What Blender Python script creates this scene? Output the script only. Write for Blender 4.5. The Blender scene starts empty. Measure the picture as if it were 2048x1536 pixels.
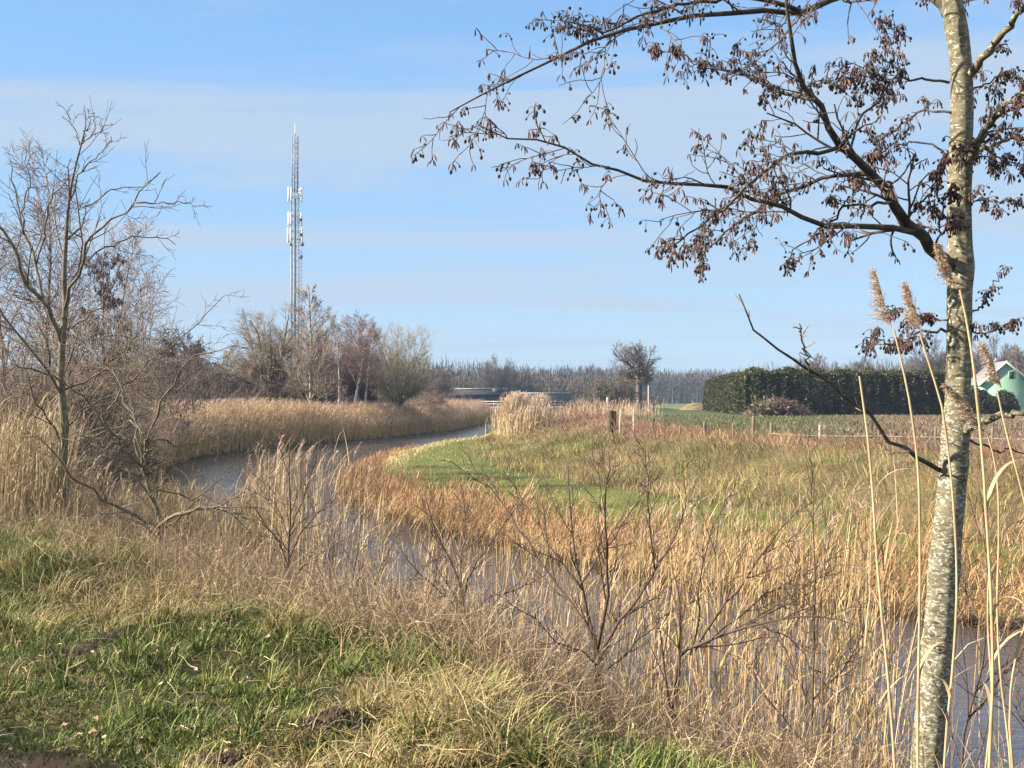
import bpy, math, random
import numpy as np

C = bpy.context.scene.collection
rng = np.random.default_rng(11)
PI = math.pi
F = 2196.0      # focal length of the photograph in its own pixels
CZ = 3.0        # eye height above the water
HV = 800.0      # row of the horizon


def at(u, v, y):
    """point at depth y that the photo shows at column u, row v"""
    return np.array([(u - 1024.0) * y / F, y, CZ - (v - HV) * y / F])


# ------------------------------------------------------------------ mesh helpers
def norm(a):
    return a / np.maximum(np.linalg.norm(a, axis=-1, keepdims=True), 1e-9)


def make_mesh(name, V, faces, col=None, smooth=False):
    """faces: list of (m,k) int arrays"""
    me = bpy.data.meshes.new(name)
    V = np.asarray(V, dtype=np.float32)
    me.vertices.add(len(V))
    me.vertices.foreach_set('co', V.ravel())
    faces = [np.asarray(f, dtype=np.int32) for f in faces if len(f)]
    loops = np.concatenate([f.ravel() for f in faces])
    starts, o = [], 0
    for f in faces:
        starts.append(o + np.arange(len(f), dtype=np.int32) * f.shape[1])
        o += f.size
    starts = np.concatenate(starts)
    me.loops.add(len(loops))
    me.loops.foreach_set('vertex_index', loops)
    me.polygons.add(len(starts))
    me.polygons.foreach_set('loop_start', starts.astype(np.int32))
    if smooth:
        me.polygons.foreach_set('use_smooth', np.ones(len(starts), dtype=bool))
    me.update(calc_edges=True)
    if col is not None:
        a = me.attributes.new('col', 'FLOAT_COLOR', 'POINT')
        c4 = np.ones((len(V), 4), dtype=np.float32)
        c4[:, :3] = col
        a.data.foreach_set('color', c4.ravel())
    return me


class MB:
    """collects shapes, links them as ONE mesh object"""
    def __init__(self):
        self.V, self.Fs, self.col, self.n = [], {}, [], 0

    def add(self, V, faces, col=None):
        V = np.asarray(V, dtype=np.float32).reshape(-1, 3)
        for f in faces:
            f = np.asarray(f, dtype=np.int32)
            if len(f):
                self.Fs.setdefault(f.shape[1], []).append(f + self.n)
        self.V.append(V)
        c = np.ones((len(V), 3), dtype=np.float32)
        if col is not None:
            c[:] = col
        self.col.append(c)
        self.n += len(V)
        return self

    def box(self, c, s, rz=0.0, col=None):
        x, y, z = s[0] / 2, s[1] / 2, s[2] / 2
        v = np.array([[i, j, k] for i in (-x, x) for j in (-y, y) for k in (-z, z)])
        co, si = math.cos(rz), math.sin(rz)
        v = np.stack([v[:, 0] * co - v[:, 1] * si, v[:, 0] * si + v[:, 1] * co, v[:, 2]], 1) + np.array(c)
        f = [[0, 1, 3, 2], [4, 6, 7, 5], [0, 4, 5, 1], [2, 3, 7, 6], [0, 2, 6, 4], [1, 5, 7, 3]]
        return self.add(v, [f], col)

    def tube(self, pts, rad, S=8, col=None, cap=True):
        pts = np.asarray(pts, float)
        rad = np.broadcast_to(np.asarray(rad, float), (len(pts),))
        V, Q = tubes(pts[None], rad[None], S)
        self.add(V, [Q], col)
        if cap:
            n = self.n - len(V)
            self.Fs.setdefault(S, []).append(np.array([list(range(n + S - 1, n - 1, -1)),
                                                       list(range(n + len(V) - S, n + len(V)))], dtype=np.int32))
        return self

    def build(self, name, mat, parent=None, smooth=False):
        me = make_mesh(name, np.concatenate(self.V), [np.concatenate(f) for f in self.Fs.values()],
                       np.concatenate(self.col), smooth)
        return link(name, me, mat, parent)


def link(name, me, mat=None, parent=None):
    if mat is not None:
        me.materials.append(mat)
    o = bpy.data.objects.new(name, me)
    C.objects.link(o)
    if parent is not None:
        o.parent = parent
        o.matrix_parent_inverse.identity()
    return o


def tag(o, label=None, cat=None, group=None, kind=None):
    if label: o['label'] = label
    if cat: o['category'] = cat
    if group: o['group'] = group
    if kind: o['kind'] = kind
    return o


def empty(name, loc, label, cat, group=None, rz=0.0):
    o = bpy.data.objects.new(name, None)
    C.objects.link(o)
    o.location = loc
    o.rotation_euler.z = rz
    o.empty_display_size = 0.2
    return tag(o, label, cat, group)


def copy_tree(o, parent=None):
    kids = [c for c in bpy.data.objects if c.parent == o]
    c = o.copy()
    C.objects.link(c)
    c.parent = parent
    for k in kids:
        copy_tree(k, c)
    return c


def tubes(P, R, S=3):
    """P (N,K,3), R (N,K) -> verts, quads of N open tubes of S sides"""
    N, K, _ = P.shape
    T = np.empty_like(P)
    T[:, 1:-1] = P[:, 2:] - P[:, :-2]
    T[:, 0] = P[:, 1] - P[:, 0]
    T[:, -1] = P[:, -1] - P[:, -2]
    T = norm(T)
    m = norm(P[:, -1] - P[:, 0])
    ref = np.where(np.abs(m[:, 2:3]) > 0.8, np.array([[1.0, 0, 0]]), np.array([[0, 0, 1.0]]))
    A = norm(np.cross(T, ref[:, None]))
    B = np.cross(T, A)
    th = np.arange(S) * 2 * PI / S
    V = P[:, :, None] + R[:, :, None, None] * (np.cos(th)[None, None, :, None] * A[:, :, None] + np.sin(th)[None, None, :, None] * B[:, :, None])
    idx = np.arange(N * K * S).reshape(N, K, S)
    a, b = idx[:, :-1], idx[:, 1:]
    Q = np.stack([a, np.roll(a, -1, 2), np.roll(b, -1, 2), b], -1).reshape(-1, 4)
    return V.reshape(-1, 3), Q


def ribbons(P, W, side):
    N, K, _ = P.shape
    s = side[:, None] * (W[..., None] / 2)
    V = np.stack([P - s, P + s], 2)
    idx = np.arange(N * K * 2).reshape(N, K, 2)
    Q = np.stack([idx[:, :-1, 0], idx[:, :-1, 1], idx[:, 1:, 1], idx[:, 1:, 0]], -1).reshape(-1, 4)
    return V.reshape(-1, 3), Q


def blade_paths(base, L, az, th0, th1, K):
    """centre lines: start at angle th0 from the vertical, end at th1, leaning towards az"""
    N = len(base)
    t = (np.arange(K - 1) + 0.5) / (K - 1)
    th = th0[:, None] + (th1 - th0)[:, None] * t[None] ** 1.3
    st = (L / (K - 1))[:, None]
    h = np.sin(th) * st
    z = np.cos(th) * st
    d = np.stack([h * np.cos(az)[:, None], h * np.sin(az)[:, None], z], -1)
    P = np.zeros((N, K, 3))
    P[:, 1:] = np.cumsum(d, 1)
    return P + base[:, None]


def blades(mb, base, L, az, th0, th1, w, col, K=4, tip=0.15, spin=0.6):
    P = blade_paths(base, L, az, th0, th1, K)
    a = az + PI / 2 + rng.normal(0, spin, len(base))
    side = np.stack([np.cos(a), np.sin(a), np.zeros_like(a)], 1)
    prof = np.linspace(1, 0, K) ** 0.7 * (1 - tip) + tip
    V, Q = ribbons(P, w[:, None] * prof[None], side)
    mb.add(V, [Q], np.repeat(col, K * 2, 0))
    return P


_lat = {}


def vnoise(x, y, scale, seed=0):
    """smooth 2D value noise, 0..1"""
    if seed not in _lat:
        _lat[seed] = np.random.default_rng(1000 + seed).random((256, 256))
    g = _lat[seed]
    x = np.asarray(x) / scale + 57.3; y = np.asarray(y) / scale + 31.7
    i = np.floor(x).astype(int); j = np.floor(y).astype(int)
    fx = x - i; fy = y - j
    fx = fx * fx * (3 - 2 * fx); fy = fy * fy * (3 - 2 * fy)
    i0, i1, j0, j1 = i & 255, (i + 1) & 255, j & 255, (j + 1) & 255
    return (g[i0, j0] * (1 - fx) + g[i1, j0] * fx) * (1 - fy) + (g[i0, j1] * (1 - fx) + g[i1, j1] * fx) * fy


def sstep(a, b, x):
    t = np.clip((x - a) / (b - a), 0, 1)
    return t * t * (3 - 2 * t)


def pick(pal, w, n):
    """n colours from a palette with weights, jittered in brightness and hue"""
    pal = np.array(pal); w = np.array(w, float)
    c = pal[rng.choice(len(pal), n, p=w / w.sum())]
    return c * rng.uniform(0.75, 1.25, (n, 1)) * rng.uniform(0.93, 1.07, (n, 3))


# ------------------------------------------------------------------ materials
def new_mat(name):
    m = bpy.data.materials.new(name)
    m.use_nodes = True
    m.node_tree.nodes.clear()
    out = m.node_tree.nodes.new('ShaderNodeOutputMaterial')
    return m, m.node_tree, out


def nd(nt, t, **kw):
    n = nt.nodes.new(t)
    for k, v in kw.items():
        if k in n.inputs.keys():
            n.inputs[k].default_value = v
        else:
            setattr(n, k, v)
    return n


def attr_mat(name, rough=0.8, transl=0.0, noise=0.25, nscale=30.0, gain=1.0, spec=0.3, bump=0.0):
    """albedo from the per-blade colour attribute, times a little noise"""
    m, nt, out = new_mat(name)
    a = nd(nt, 'ShaderNodeAttribute', attribute_name='col')
    tc = nd(nt, 'ShaderNodeTexCoord')
    n = nd(nt, 'ShaderNodeTexNoise', Scale=nscale, Detail=3.0)
    nt.links.new(tc.outputs['Object'], n.inputs['Vector'])
    mr = nd(nt, 'ShaderNodeMapRange')
    mr.inputs[3].default_value = (1 - noise) * gain
    mr.inputs[4].default_value = (1 + noise) * gain
    nt.links.new(n.outputs['Fac'], mr.inputs[0])
    vm = nd(nt, 'ShaderNodeVectorMath', operation='SCALE')
    nt.links.new(a.outputs['Color'], vm.inputs[0])
    nt.links.new(mr.outputs[0], vm.inputs['Scale'])
    p = nd(nt, 'ShaderNodeBsdfPrincipled', Roughness=rough)
    p.inputs['Specular IOR Level'].default_value = spec
    nt.links.new(vm.outputs[0], p.inputs['Base Color'])
    if bump:
        b = nd(nt, 'ShaderNodeBump', Strength=bump, Distance=0.02)
        nt.links.new(n.outputs['Fac'], b.inputs['Height'])
        nt.links.new(b.outputs[0], p.inputs['Normal'])
    if transl:
        t = nd(nt, 'ShaderNodeBsdfTranslucent')
        nt.links.new(vm.outputs[0], t.inputs['Color'])
        mx = nd(nt, 'ShaderNodeMixShader')
        mx.inputs[0].default_value = transl
        nt.links.new(p.outputs[0], mx.inputs[1]); nt.links.new(t.outputs[0], mx.inputs[2])
        nt.links.new(mx.outputs[0], out.inputs[0])
    else:
        nt.links.new(p.outputs[0], out.inputs[0])
    return m


def ramp_mat(name, stops, scale=(4, 4, 4), detail=5.0, rough=0.8, bump=0.3, dist=0.02, spec=0.3, metal=0.0, coord='Object', nrough=0.6):
    """albedo from stretched noise through a colour ramp"""
    m, nt, out = new_mat(name)
    tc = nd(nt, 'ShaderNodeTexCoord')
    mp = nd(nt, 'ShaderNodeMapping')
    mp.inputs['Scale'].default_value = scale
    nt.links.new(tc.outputs[coord], mp.inputs[0])
    n = nd(nt, 'ShaderNodeTexNoise', Scale=1.0, Detail=detail, Roughness=nrough)
    nt.links.new(mp.outputs[0], n.inputs['Vector'])
    r = nd(nt, 'ShaderNodeValToRGB')
    while len(r.color_ramp.elements) < len(stops):
        r.color_ramp.elements.new(0.5)
    for e, (pos, c) in zip(r.color_ramp.elements, stops):
        e.position = pos
        e.color = (*c, 1)
    nt.links.new(n.outputs['Fac'], r.inputs[0])
    p = nd(nt, 'ShaderNodeBsdfPrincipled', Roughness=rough, Metallic=metal)
    p.inputs['Specular IOR Level'].default_value = spec
    nt.links.new(r.outputs[0], p.inputs['Base Color'])
    if bump:
        b = nd(nt, 'ShaderNodeBump', Strength=bump, Distance=dist)
        nt.links.new(n.outputs['Fac'], b.inputs['Height'])
        nt.links.new(b.outputs[0], p.inputs['Normal'])
    nt.links.new(p.outputs[0], out.inputs[0])
    return m


M = {}
M['grass'] = attr_mat('grass_blades', 0.7, 0.10, 0.2, 12, spec=0.25)
M['straw'] = attr_mat('dry_straw', 0.75, 0.08, 0.2, 15, spec=0.3)
M['reed'] = attr_mat('dry_reed', 0.75, 0.06, 0.15, 8, spec=0.3)
M['plume'] = attr_mat('reed_plume', 0.9, 0.35, 0.15, 40, spec=0.1)
M['twig'] = attr_mat('twig_bark', 0.75, 0.0, 0.3, 6, spec=0.3)
M['needle'] = attr_mat('evergreen_sprays', 0.7, 0.15, 0.25, 3, spec=0.25)
M['soil'] = attr_mat('loose_soil', 0.95, 0.0, 0.35, 60, spec=0.1, bump=0.4)

# ------------------------------------------------------------------ river and terrain
LB = np.array([(40, -8), (24, -2), (12, 1.6), (6, 4.3), (4.2, 5.2), (2.9, 6.3), (1.9, 7.4), (0.9, 8.8), (-0.3, 10.3), (-1.7, 11.9), (-3.0, 13.7), (-4.6, 16.6), (-6.2, 21),
               (-8.4, 28), (-12, 38), (-14.8, 47), (-16, 55), (-15.7, 62), (-13.4, 73), (-9, 88), (-5.6, 106), (-3.9, 132), (-2.9, 155),
               (-1.5, 172), (2, 184), (30, 196), (140, 205)], float)
RB = np.array([(60, -2), (30, 6.5), (16, 10.6), (10, 12.6), (6.5, 14), (4.8, 15.3), (3.6, 16.5), (2.2, 18), (0.6, 20.4), (-1.5, 24), (-3.5, 28.6),
               (-5.3, 34), (-6.0, 40), (-6.4, 52), (-5.4, 66), (-3.1, 77), (-2.2, 100), (-1.7, 120), (-0.4, 150), (3.5, 168), (10, 176), (30, 184), (140, 194)], float)
TOE = np.array([(60, -1), (30, 11), (13, 16.2), (8.2, 19.7), (5.6, 26), (2.6, 32.6), (-0.2, 41), (-1.7, 54), (-1.6, 66), (-1.0, 78), (0.2, 100), (1.0, 120),
                (3, 150), (8, 166), (30, 180), (140, 188)], float)
WPOLY = np.concatenate([LB, RB[::-1]])


def pdist(x, y, poly):
    """distance to a polyline"""
    d = np.full(x.shape, 1e9)
    for (ax, ay), (bx, by) in zip(poly[:-1], poly[1:]):
        vx, vy = bx - ax, by - ay
        t = np.clip(((x - ax) * vx + (y - ay) * vy) / (vx * vx + vy * vy), 0, 1)
        d = np.minimum(d, np.hypot(x - ax - t * vx, y - ay - t * vy))
    return d


def inside(x, y, poly):
    r = np.zeros(x.shape, bool)
    j = len(poly) - 1
    for i in range(len(poly)):
        (xi, yi), (xj, yj) = poly[i], poly[j]
        if yi != yj:
            r ^= ((yi > y) != (yj > y)) & (x < (xj - xi) * (y - yi) / (yj - yi) + xi)
        j = i
    return r


RPOLY = np.concatenate([TOE, [(3000, 190), (3000, -1)]])


def terrain(x, y, full=False):
    x = np.asarray(x, float); y = np.asarray(y, float)
    dl, dr = pdist(x, y, LB), pdist(x, y, RB)
    wat = inside(x, y, WPOLY)
    left = dl < dr
    d = np.minimum(dl, dr)
    s = pdist(x, y, TOE) * np.where(inside(x, y, RPOLY), 1, -1)      # behind the toe of the right embankment
    # near / left bank: high shoulder in front, lower reed land further back
    hl = 1.32 - 0.62 * sstep(17, 42, y) + 0.8 * sstep(140, 190, y)
    wl = 2.5 - 0.7 * sstep(25, 45, y) + 1.0 * sstep(-0.8, 0.8, x) * sstep(12, 9, y)
    zl = hl * sstep(-0.25, 1.0, d / wl) * 1.0
    # gentle humps in the foreground turf
    near = sstep(24, 15, y)
    zl = zl + near * sstep(0.8, 2.4, d) * (0.32 * (vnoise(x, y, 1.7, 1) - 0.5) + 0.24 * (vnoise(x, y, 0.6, 2) - 0.5) + 0.07 * (vnoise(x, y, 0.25, 9) - 0.5))
    # right bank: shelf, embankment, field
    zr = 0.10 + 0.36 * sstep(0, 1.3, d)
    zr = zr + 1.1 * sstep(0, 7.0, s) + 0.10 * (vnoise(x, y, 3.0, 3) - 0.5) * sstep(0, 3, s) * sstep(80, 40, y)
    z = np.where(left, zl, zr)
    zw = -0.9 * sstep(0, 1.4, d) - 0.02
    z = np.where(wat, zw, z)
    # the land far away settles to the level of the fields
    f = sstep(200, 320, y) + sstep(150, 260, np.abs(x))
    z = np.where(f > 0, z * (1 - np.clip(f, 0, 1)) + 1.5 * np.clip(f, 0, 1), z)
    if full:
        return z, d, left, wat, s
    return z


def pathd(x, y):
    return np.hypot((x + 3.1) / 1.5, (y - 4.95) / 0.62) - 0.75 + 0.5 * (vnoise(x, y, 0.35, 46) - 0.5)


def TZ(x, y):
    return terrain(np.asarray(x, float), np.asarray(y, float))


def stepped(a, b, d0, lo, hi, g):
    """coordinates dense (d0) between a and b, growing by g out to lo and hi"""
    c = list(np.arange(a, b + 1e-6, d0))
    d = d0
    while c[-1] < hi:
        d *= g; c.append(c[-1] + d)
    d = d0
    while c[0] > lo:
        d *= g; c.insert(0, c[0] - d)
    return np.array(c)


gx = stepped(-9, 11, 0.13, -2400, 2400, 1.06)
gy = stepped(3.0, 30, 0.13, -40, 2400, 1.045)
X, Y = np.meshgrid(gx, gy, indexing='ij')
Zt, D, LEFT, WAT, S_ = terrain(X.ravel(), Y.ravel(), True)
xr, yr = X.ravel(), Y.ravel()
nz = vnoise(xr, yr, 1.3, 5)[:, None]; nz2 = vnoise(xr, yr, 9.0, 6)[:, None]
thatch = np.array([0.075, 0.060, 0.032]); soil = np.array([0.075, 0.055, 0.038])
colT = thatch * (0.7 + 0.6 * nz)
# shoulder of the near bank: litter
k = (sstep(2.6, 1.6, D) * LEFT)[:, None]
colT = colT * (1 - k) + np.array([0.14, 0.10, 0.055]) * (0.7 + 0.6 * nz) * k
# left marsh
k = (LEFT * sstep(24, 40, yr))[:, None]
colT = colT * (1 - k) + np.array([0.11, 0.085, 0.05]) * k
# mown shelf on the right bank
k = (~LEFT * sstep(0.4, -0.4, S_))[:, None] * 1.0
colT = colT * (1 - k) + (np.array([0.105, 0.115, 0.032]) * (0.75 + 0.5 * nz)) * k
k = (~LEFT * sstep(2.2, 1.2, D + 0.6 * (nz[:, 0] - 0.5)) * sstep(0.4, -0.4, S_))[:, None]
colT = colT * (1 - k) + np.array([0.30, 0.23, 0.10]) * (0.7 + 0.6 * nz) * k
# embankment
k = (~LEFT * sstep(-0.3, 0.4, S_))[:, None]
colT = colT * (1 - k) + np.array([0.12, 0.095, 0.045]) * (0.7 + 0.6 * nz) * k
# field: young crop in rows and brown stubble
fld = sstep(8.0, 11.0, S_ + 3 * (nz2[:, 0] - 0.5)) * ~LEFT
brown = sstep(-4, 4, xr - (19 + (yr - 62) * 0.30)) * sstep(130, 110, yr)
brown = np.maximum(brown, 0.6 * sstep(0.66, 0.8, nz2[:, 0]) * sstep(75, 55, yr))
crop = np.array([0.070, 0.082, 0.036]) * (0.8 + 0.4 * nz2)
cf = crop * (1 - brown[:, None]) + np.array([0.13, 0.093, 0.065]) * (0.75 + 0.5 * nz) * brown[:, None]
k = fld[:, None]
colT = colT * (1 - k) + cf * k
k = sstep(170, 230, yr)[:, None]
colT = colT * (1 - k) + np.array([0.10, 0.13, 0.055]) * k
# reddish sandy path at the lower left
pth = (sstep(0.55, 0.0, pathd(xr, yr)))[:, None]
colT = colT * (1 - pth) + np.array([0.19, 0.115, 0.075]) * (0.7 + 0.6 * nz) * pth
k = (sstep(0.5, 0.15, D) * ~WAT)[:, None]
colT = colT * (1 - k) + np.array([0.035, 0.027, 0.018]) * k      # wet mud at the waterline
k = WAT[:, None] * 1.0
colT = colT * (1 - k) + np.array([0.05, 0.04, 0.025]) * k
nxg, nyg = len(gx), len(gy)
ii = np.arange(nxg * nyg).reshape(nxg, nyg)
Qg = np.stack([ii[:-1, :-1], ii[1:, :-1], ii[1:, 1:], ii[:-1, 1:]], -1).reshape(-1, 4)

m, nt, out = new_mat('turf_and_soil')
a = nd(nt, 'ShaderNodeAttribute', attribute_name='col')
tc = nd(nt, 'ShaderNodeTexCoord')
n1 = nd(nt, 'ShaderNodeTexNoise', Scale=6.0, Detail=8.0, Roughness=0.7)
nt.links.new(tc.outputs['Object'], n1.inputs['Vector'])
mr = nd(nt, 'ShaderNodeMapRange'); mr.inputs[1].default_value = 0.25; mr.inputs[2].default_value = 0.75
mr.inputs[3].default_value = 0.5; mr.inputs[4].default_value = 1.5
nt.links.new(n1.outputs['Fac'], mr.inputs[0])
vm = nd(nt, 'ShaderNodeVectorMath', operation='SCALE')
nt.links.new(a.outputs['Color'], vm.inputs[0]); nt.links.new(mr.outputs[0], vm.inputs['Scale'])
p = nd(nt, 'ShaderNodeBsdfPrincipled', Roughness=0.95)
p.inputs['Specular IOR Level'].default_value = 0.1
b = nd(nt, 'ShaderNodeBump', Strength=0.8, Distance=0.06)
nt.links.new(n1.outputs['Fac'], b.inputs['Height']); nt.links.new(b.outputs[0], p.inputs['Normal'])
nt.links.new(vm.outputs[0], p.inputs['Base Color']); nt.links.new(p.outputs[0], out.inputs[0])
M['terrain'] = m
ground = link('ground', make_mesh('ground', np.stack([xr, yr, Zt], 1), [Qg], colT, True), M['terrain'])
tag(ground, 'grassy river banks and fields reaching to the horizon', 'ground', kind='structure')

# water
m, nt, out = new_mat('river_water')
tc = nd(nt, 'ShaderNodeTexCoord')
mp = nd(nt, 'ShaderNodeMapping'); mp.inputs['Scale'].default_value = (1.6, 3.2, 1.0); mp.inputs['Rotation'].default_value = (0, 0, 0.5)
nt.links.new(tc.outputs['Object'], mp.inputs[0])
n1 = nd(nt, 'ShaderNodeTexNoise', Scale=2.2, Detail=4.0, Roughness=0.6, Distortion=0.4)
nt.links.new(mp.outputs[0], n1.inputs['Vector'])
b = nd(nt, 'ShaderNodeBump', Strength=0.45, Distance=0.03)
nt.links.new(n1.outputs['Fac'], b.inputs['Height'])
p = nd(nt, 'ShaderNodeBsdfPrincipled', Roughness=0.08, IOR=1.55)
p.inputs['Base Color'].default_value = (0.055, 0.055, 0.062, 1)
nt.links.new(b.outputs[0], p.inputs['Normal']); nt.links.new(p.outputs[0], out.inputs[0])
wx, wy = np.meshgrid(np.linspace(-40, 150, 60), np.linspace(-8, 212, 60), indexing='ij')
ii = np.arange(3600).reshape(60, 60)
water = link('water', make_mesh('water', np.stack([wx.ravel(), wy.ravel(), 0 * wx.ravel()], 1),
             [np.stack([ii[:-1, :-1], ii[1:, :-1], ii[1:, 1:], ii[:-1, 1:]], -1).reshape(-1, 4)], None, True), m)
tag(water, 'rippled blue grey water of the winding river', 'river', kind='structure')

# ------------------------------------------------------------------ tree growing
def resample(pts, K):
    pts = np.asarray(pts, float)
    # smooth a traced line with Catmull-Rom, then space it evenly
    n = len(pts)
    if n > 2:
        ext = np.concatenate([[2 * pts[0] - pts[1]], pts, [2 * pts[-1] - pts[-2]]])
        o = []
        for i in range(n - 1):
            p0, p1, p2, p3 = ext[i:i + 4]
            for t in np.linspace(0, 1, 8, endpoint=False):
                o.append(0.5 * ((2 * p1) + (-p0 + p2) * t + (2 * p0 - 5 * p1 + 4 * p2 - p3) * t ** 2 + (-p0 + 3 * p1 - 3 * p2 + p3) * t ** 3))
        o.append(pts[-1])
        pts = np.array(o)
    s = np.concatenate([[0], np.cumsum(np.linalg.norm(np.diff(pts, axis=0), axis=1))])
    q = np.linspace(0, s[-1], K)
    return np.stack([np.interp(q, s, pts[:, i]) for i in range(pts.shape[1])], 1)


def walk(start, d0, L, K, up, wob, rs):
    """curved growth of N shoots; up may be a number or an (N,) array"""
    N = len(start)
    P = np.empty((N, K, 3)); P[:, 0] = start
    d = norm(d0)
    st = (L / (K - 1))[:, None]
    up = np.broadcast_to(np.asarray(up, float), (N,))[:, None]
    drift = rs.normal(0, wob * 0.5, (N, 3))
    for k in range(1, K):
        P[:, k] = P[:, k - 1] + d * st
        d = norm(d + drift / (K - 1) + rs.normal(0, wob, (N, 3)) / math.sqrt(K) + up * np.array([[0, 0, 1.0]]) / (K - 1))
    return P


def kids(rs, P, R, n, t0, t1, ang, lenf, K, up=0.0, wob=0.25, rs_=0.6, rmin=0.002, taper=0.3, prof=0.5, jit=0.25, absl=None, planar=None):
    """n children on each parent. prof: how much shorter the children near the parent's end are"""
    N, Kp, _ = P.shape
    t = t0 + (t1 - t0) * ((np.arange(n)[None] + rs.random((N, n))) / n)
    f = np.clip(t, 0, 0.9999) * (Kp - 1)
    i = f.astype(int); fr = (f - i)[..., None]
    r = np.arange(N)[:, None]
    pos = P[r, i] * (1 - fr) + P[r, i + 1] * fr
    tan = norm(P[r, i + 1] - P[r, i])
    ref = np.where(np.abs(tan[..., 2:3]) > 0.85, np.array([1.0, 0, 0]), np.array([0, 0, 1.0]))
    A = norm(np.cross(tan, ref)); B = np.cross(tan, A)
    az = np.arange(n)[None] * 2.4 + rs.random((N, 1)) * 6.28 + rs.normal(0, 0.5, (N, n))
    if planar is not None:
        az = np.where(rs.random((N, n)) < planar, np.where(np.arange(n)[None] % 2 == 0, 0.0, PI) + rs.normal(0, 0.35, (N, n)), az)
    an = ang + rs.normal(0, jit * ang, (N, n))
    d = np.cos(an)[..., None] * tan + np.sin(an)[..., None] * (np.cos(az)[..., None] * A + np.sin(az)[..., None] * B)
    Lp = np.linalg.norm(np.diff(P, axis=1), axis=2).sum(1)[:, None]
    L = (Lp * lenf if absl is None else absl) * (1 - prof * (t - t0) / max(t1 - t0, 1e-6)) * rs.uniform(0.6, 1.25, (N, n))
    Rr = R[r, i] * (1 - fr[..., 0]) + R[r, i + 1] * fr[..., 0]
    r0 = np.maximum(Rr * rs_ * rs.uniform(0.75, 1.1, (N, n)), rmin)
    Pc = walk(pos.reshape(-1, 3), d.reshape(-1, 3), L.reshape(-1), K, up, wob, rs)
    Rc = r0.reshape(-1, 1) * np.linspace(1, taper, K)[None]
    return Pc, np.maximum(Rc, rmin * 0.6)


def bark_cols(n, c, rs, j=0.2):
    return np.array(c)[None] * rs.uniform(1 - j, 1 + j, (n, 1)) * rs.uniform(0.94, 1.06, (n, 3))


def add_twigs(mb, P, R, c, rs, S=3, j=0.2):
    V, Q = tubes(P, R, S)
    mb.add(V, [Q], np.repeat(bark_cols(len(P), c, rs, j), P.shape[1] * S, 0))


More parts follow.
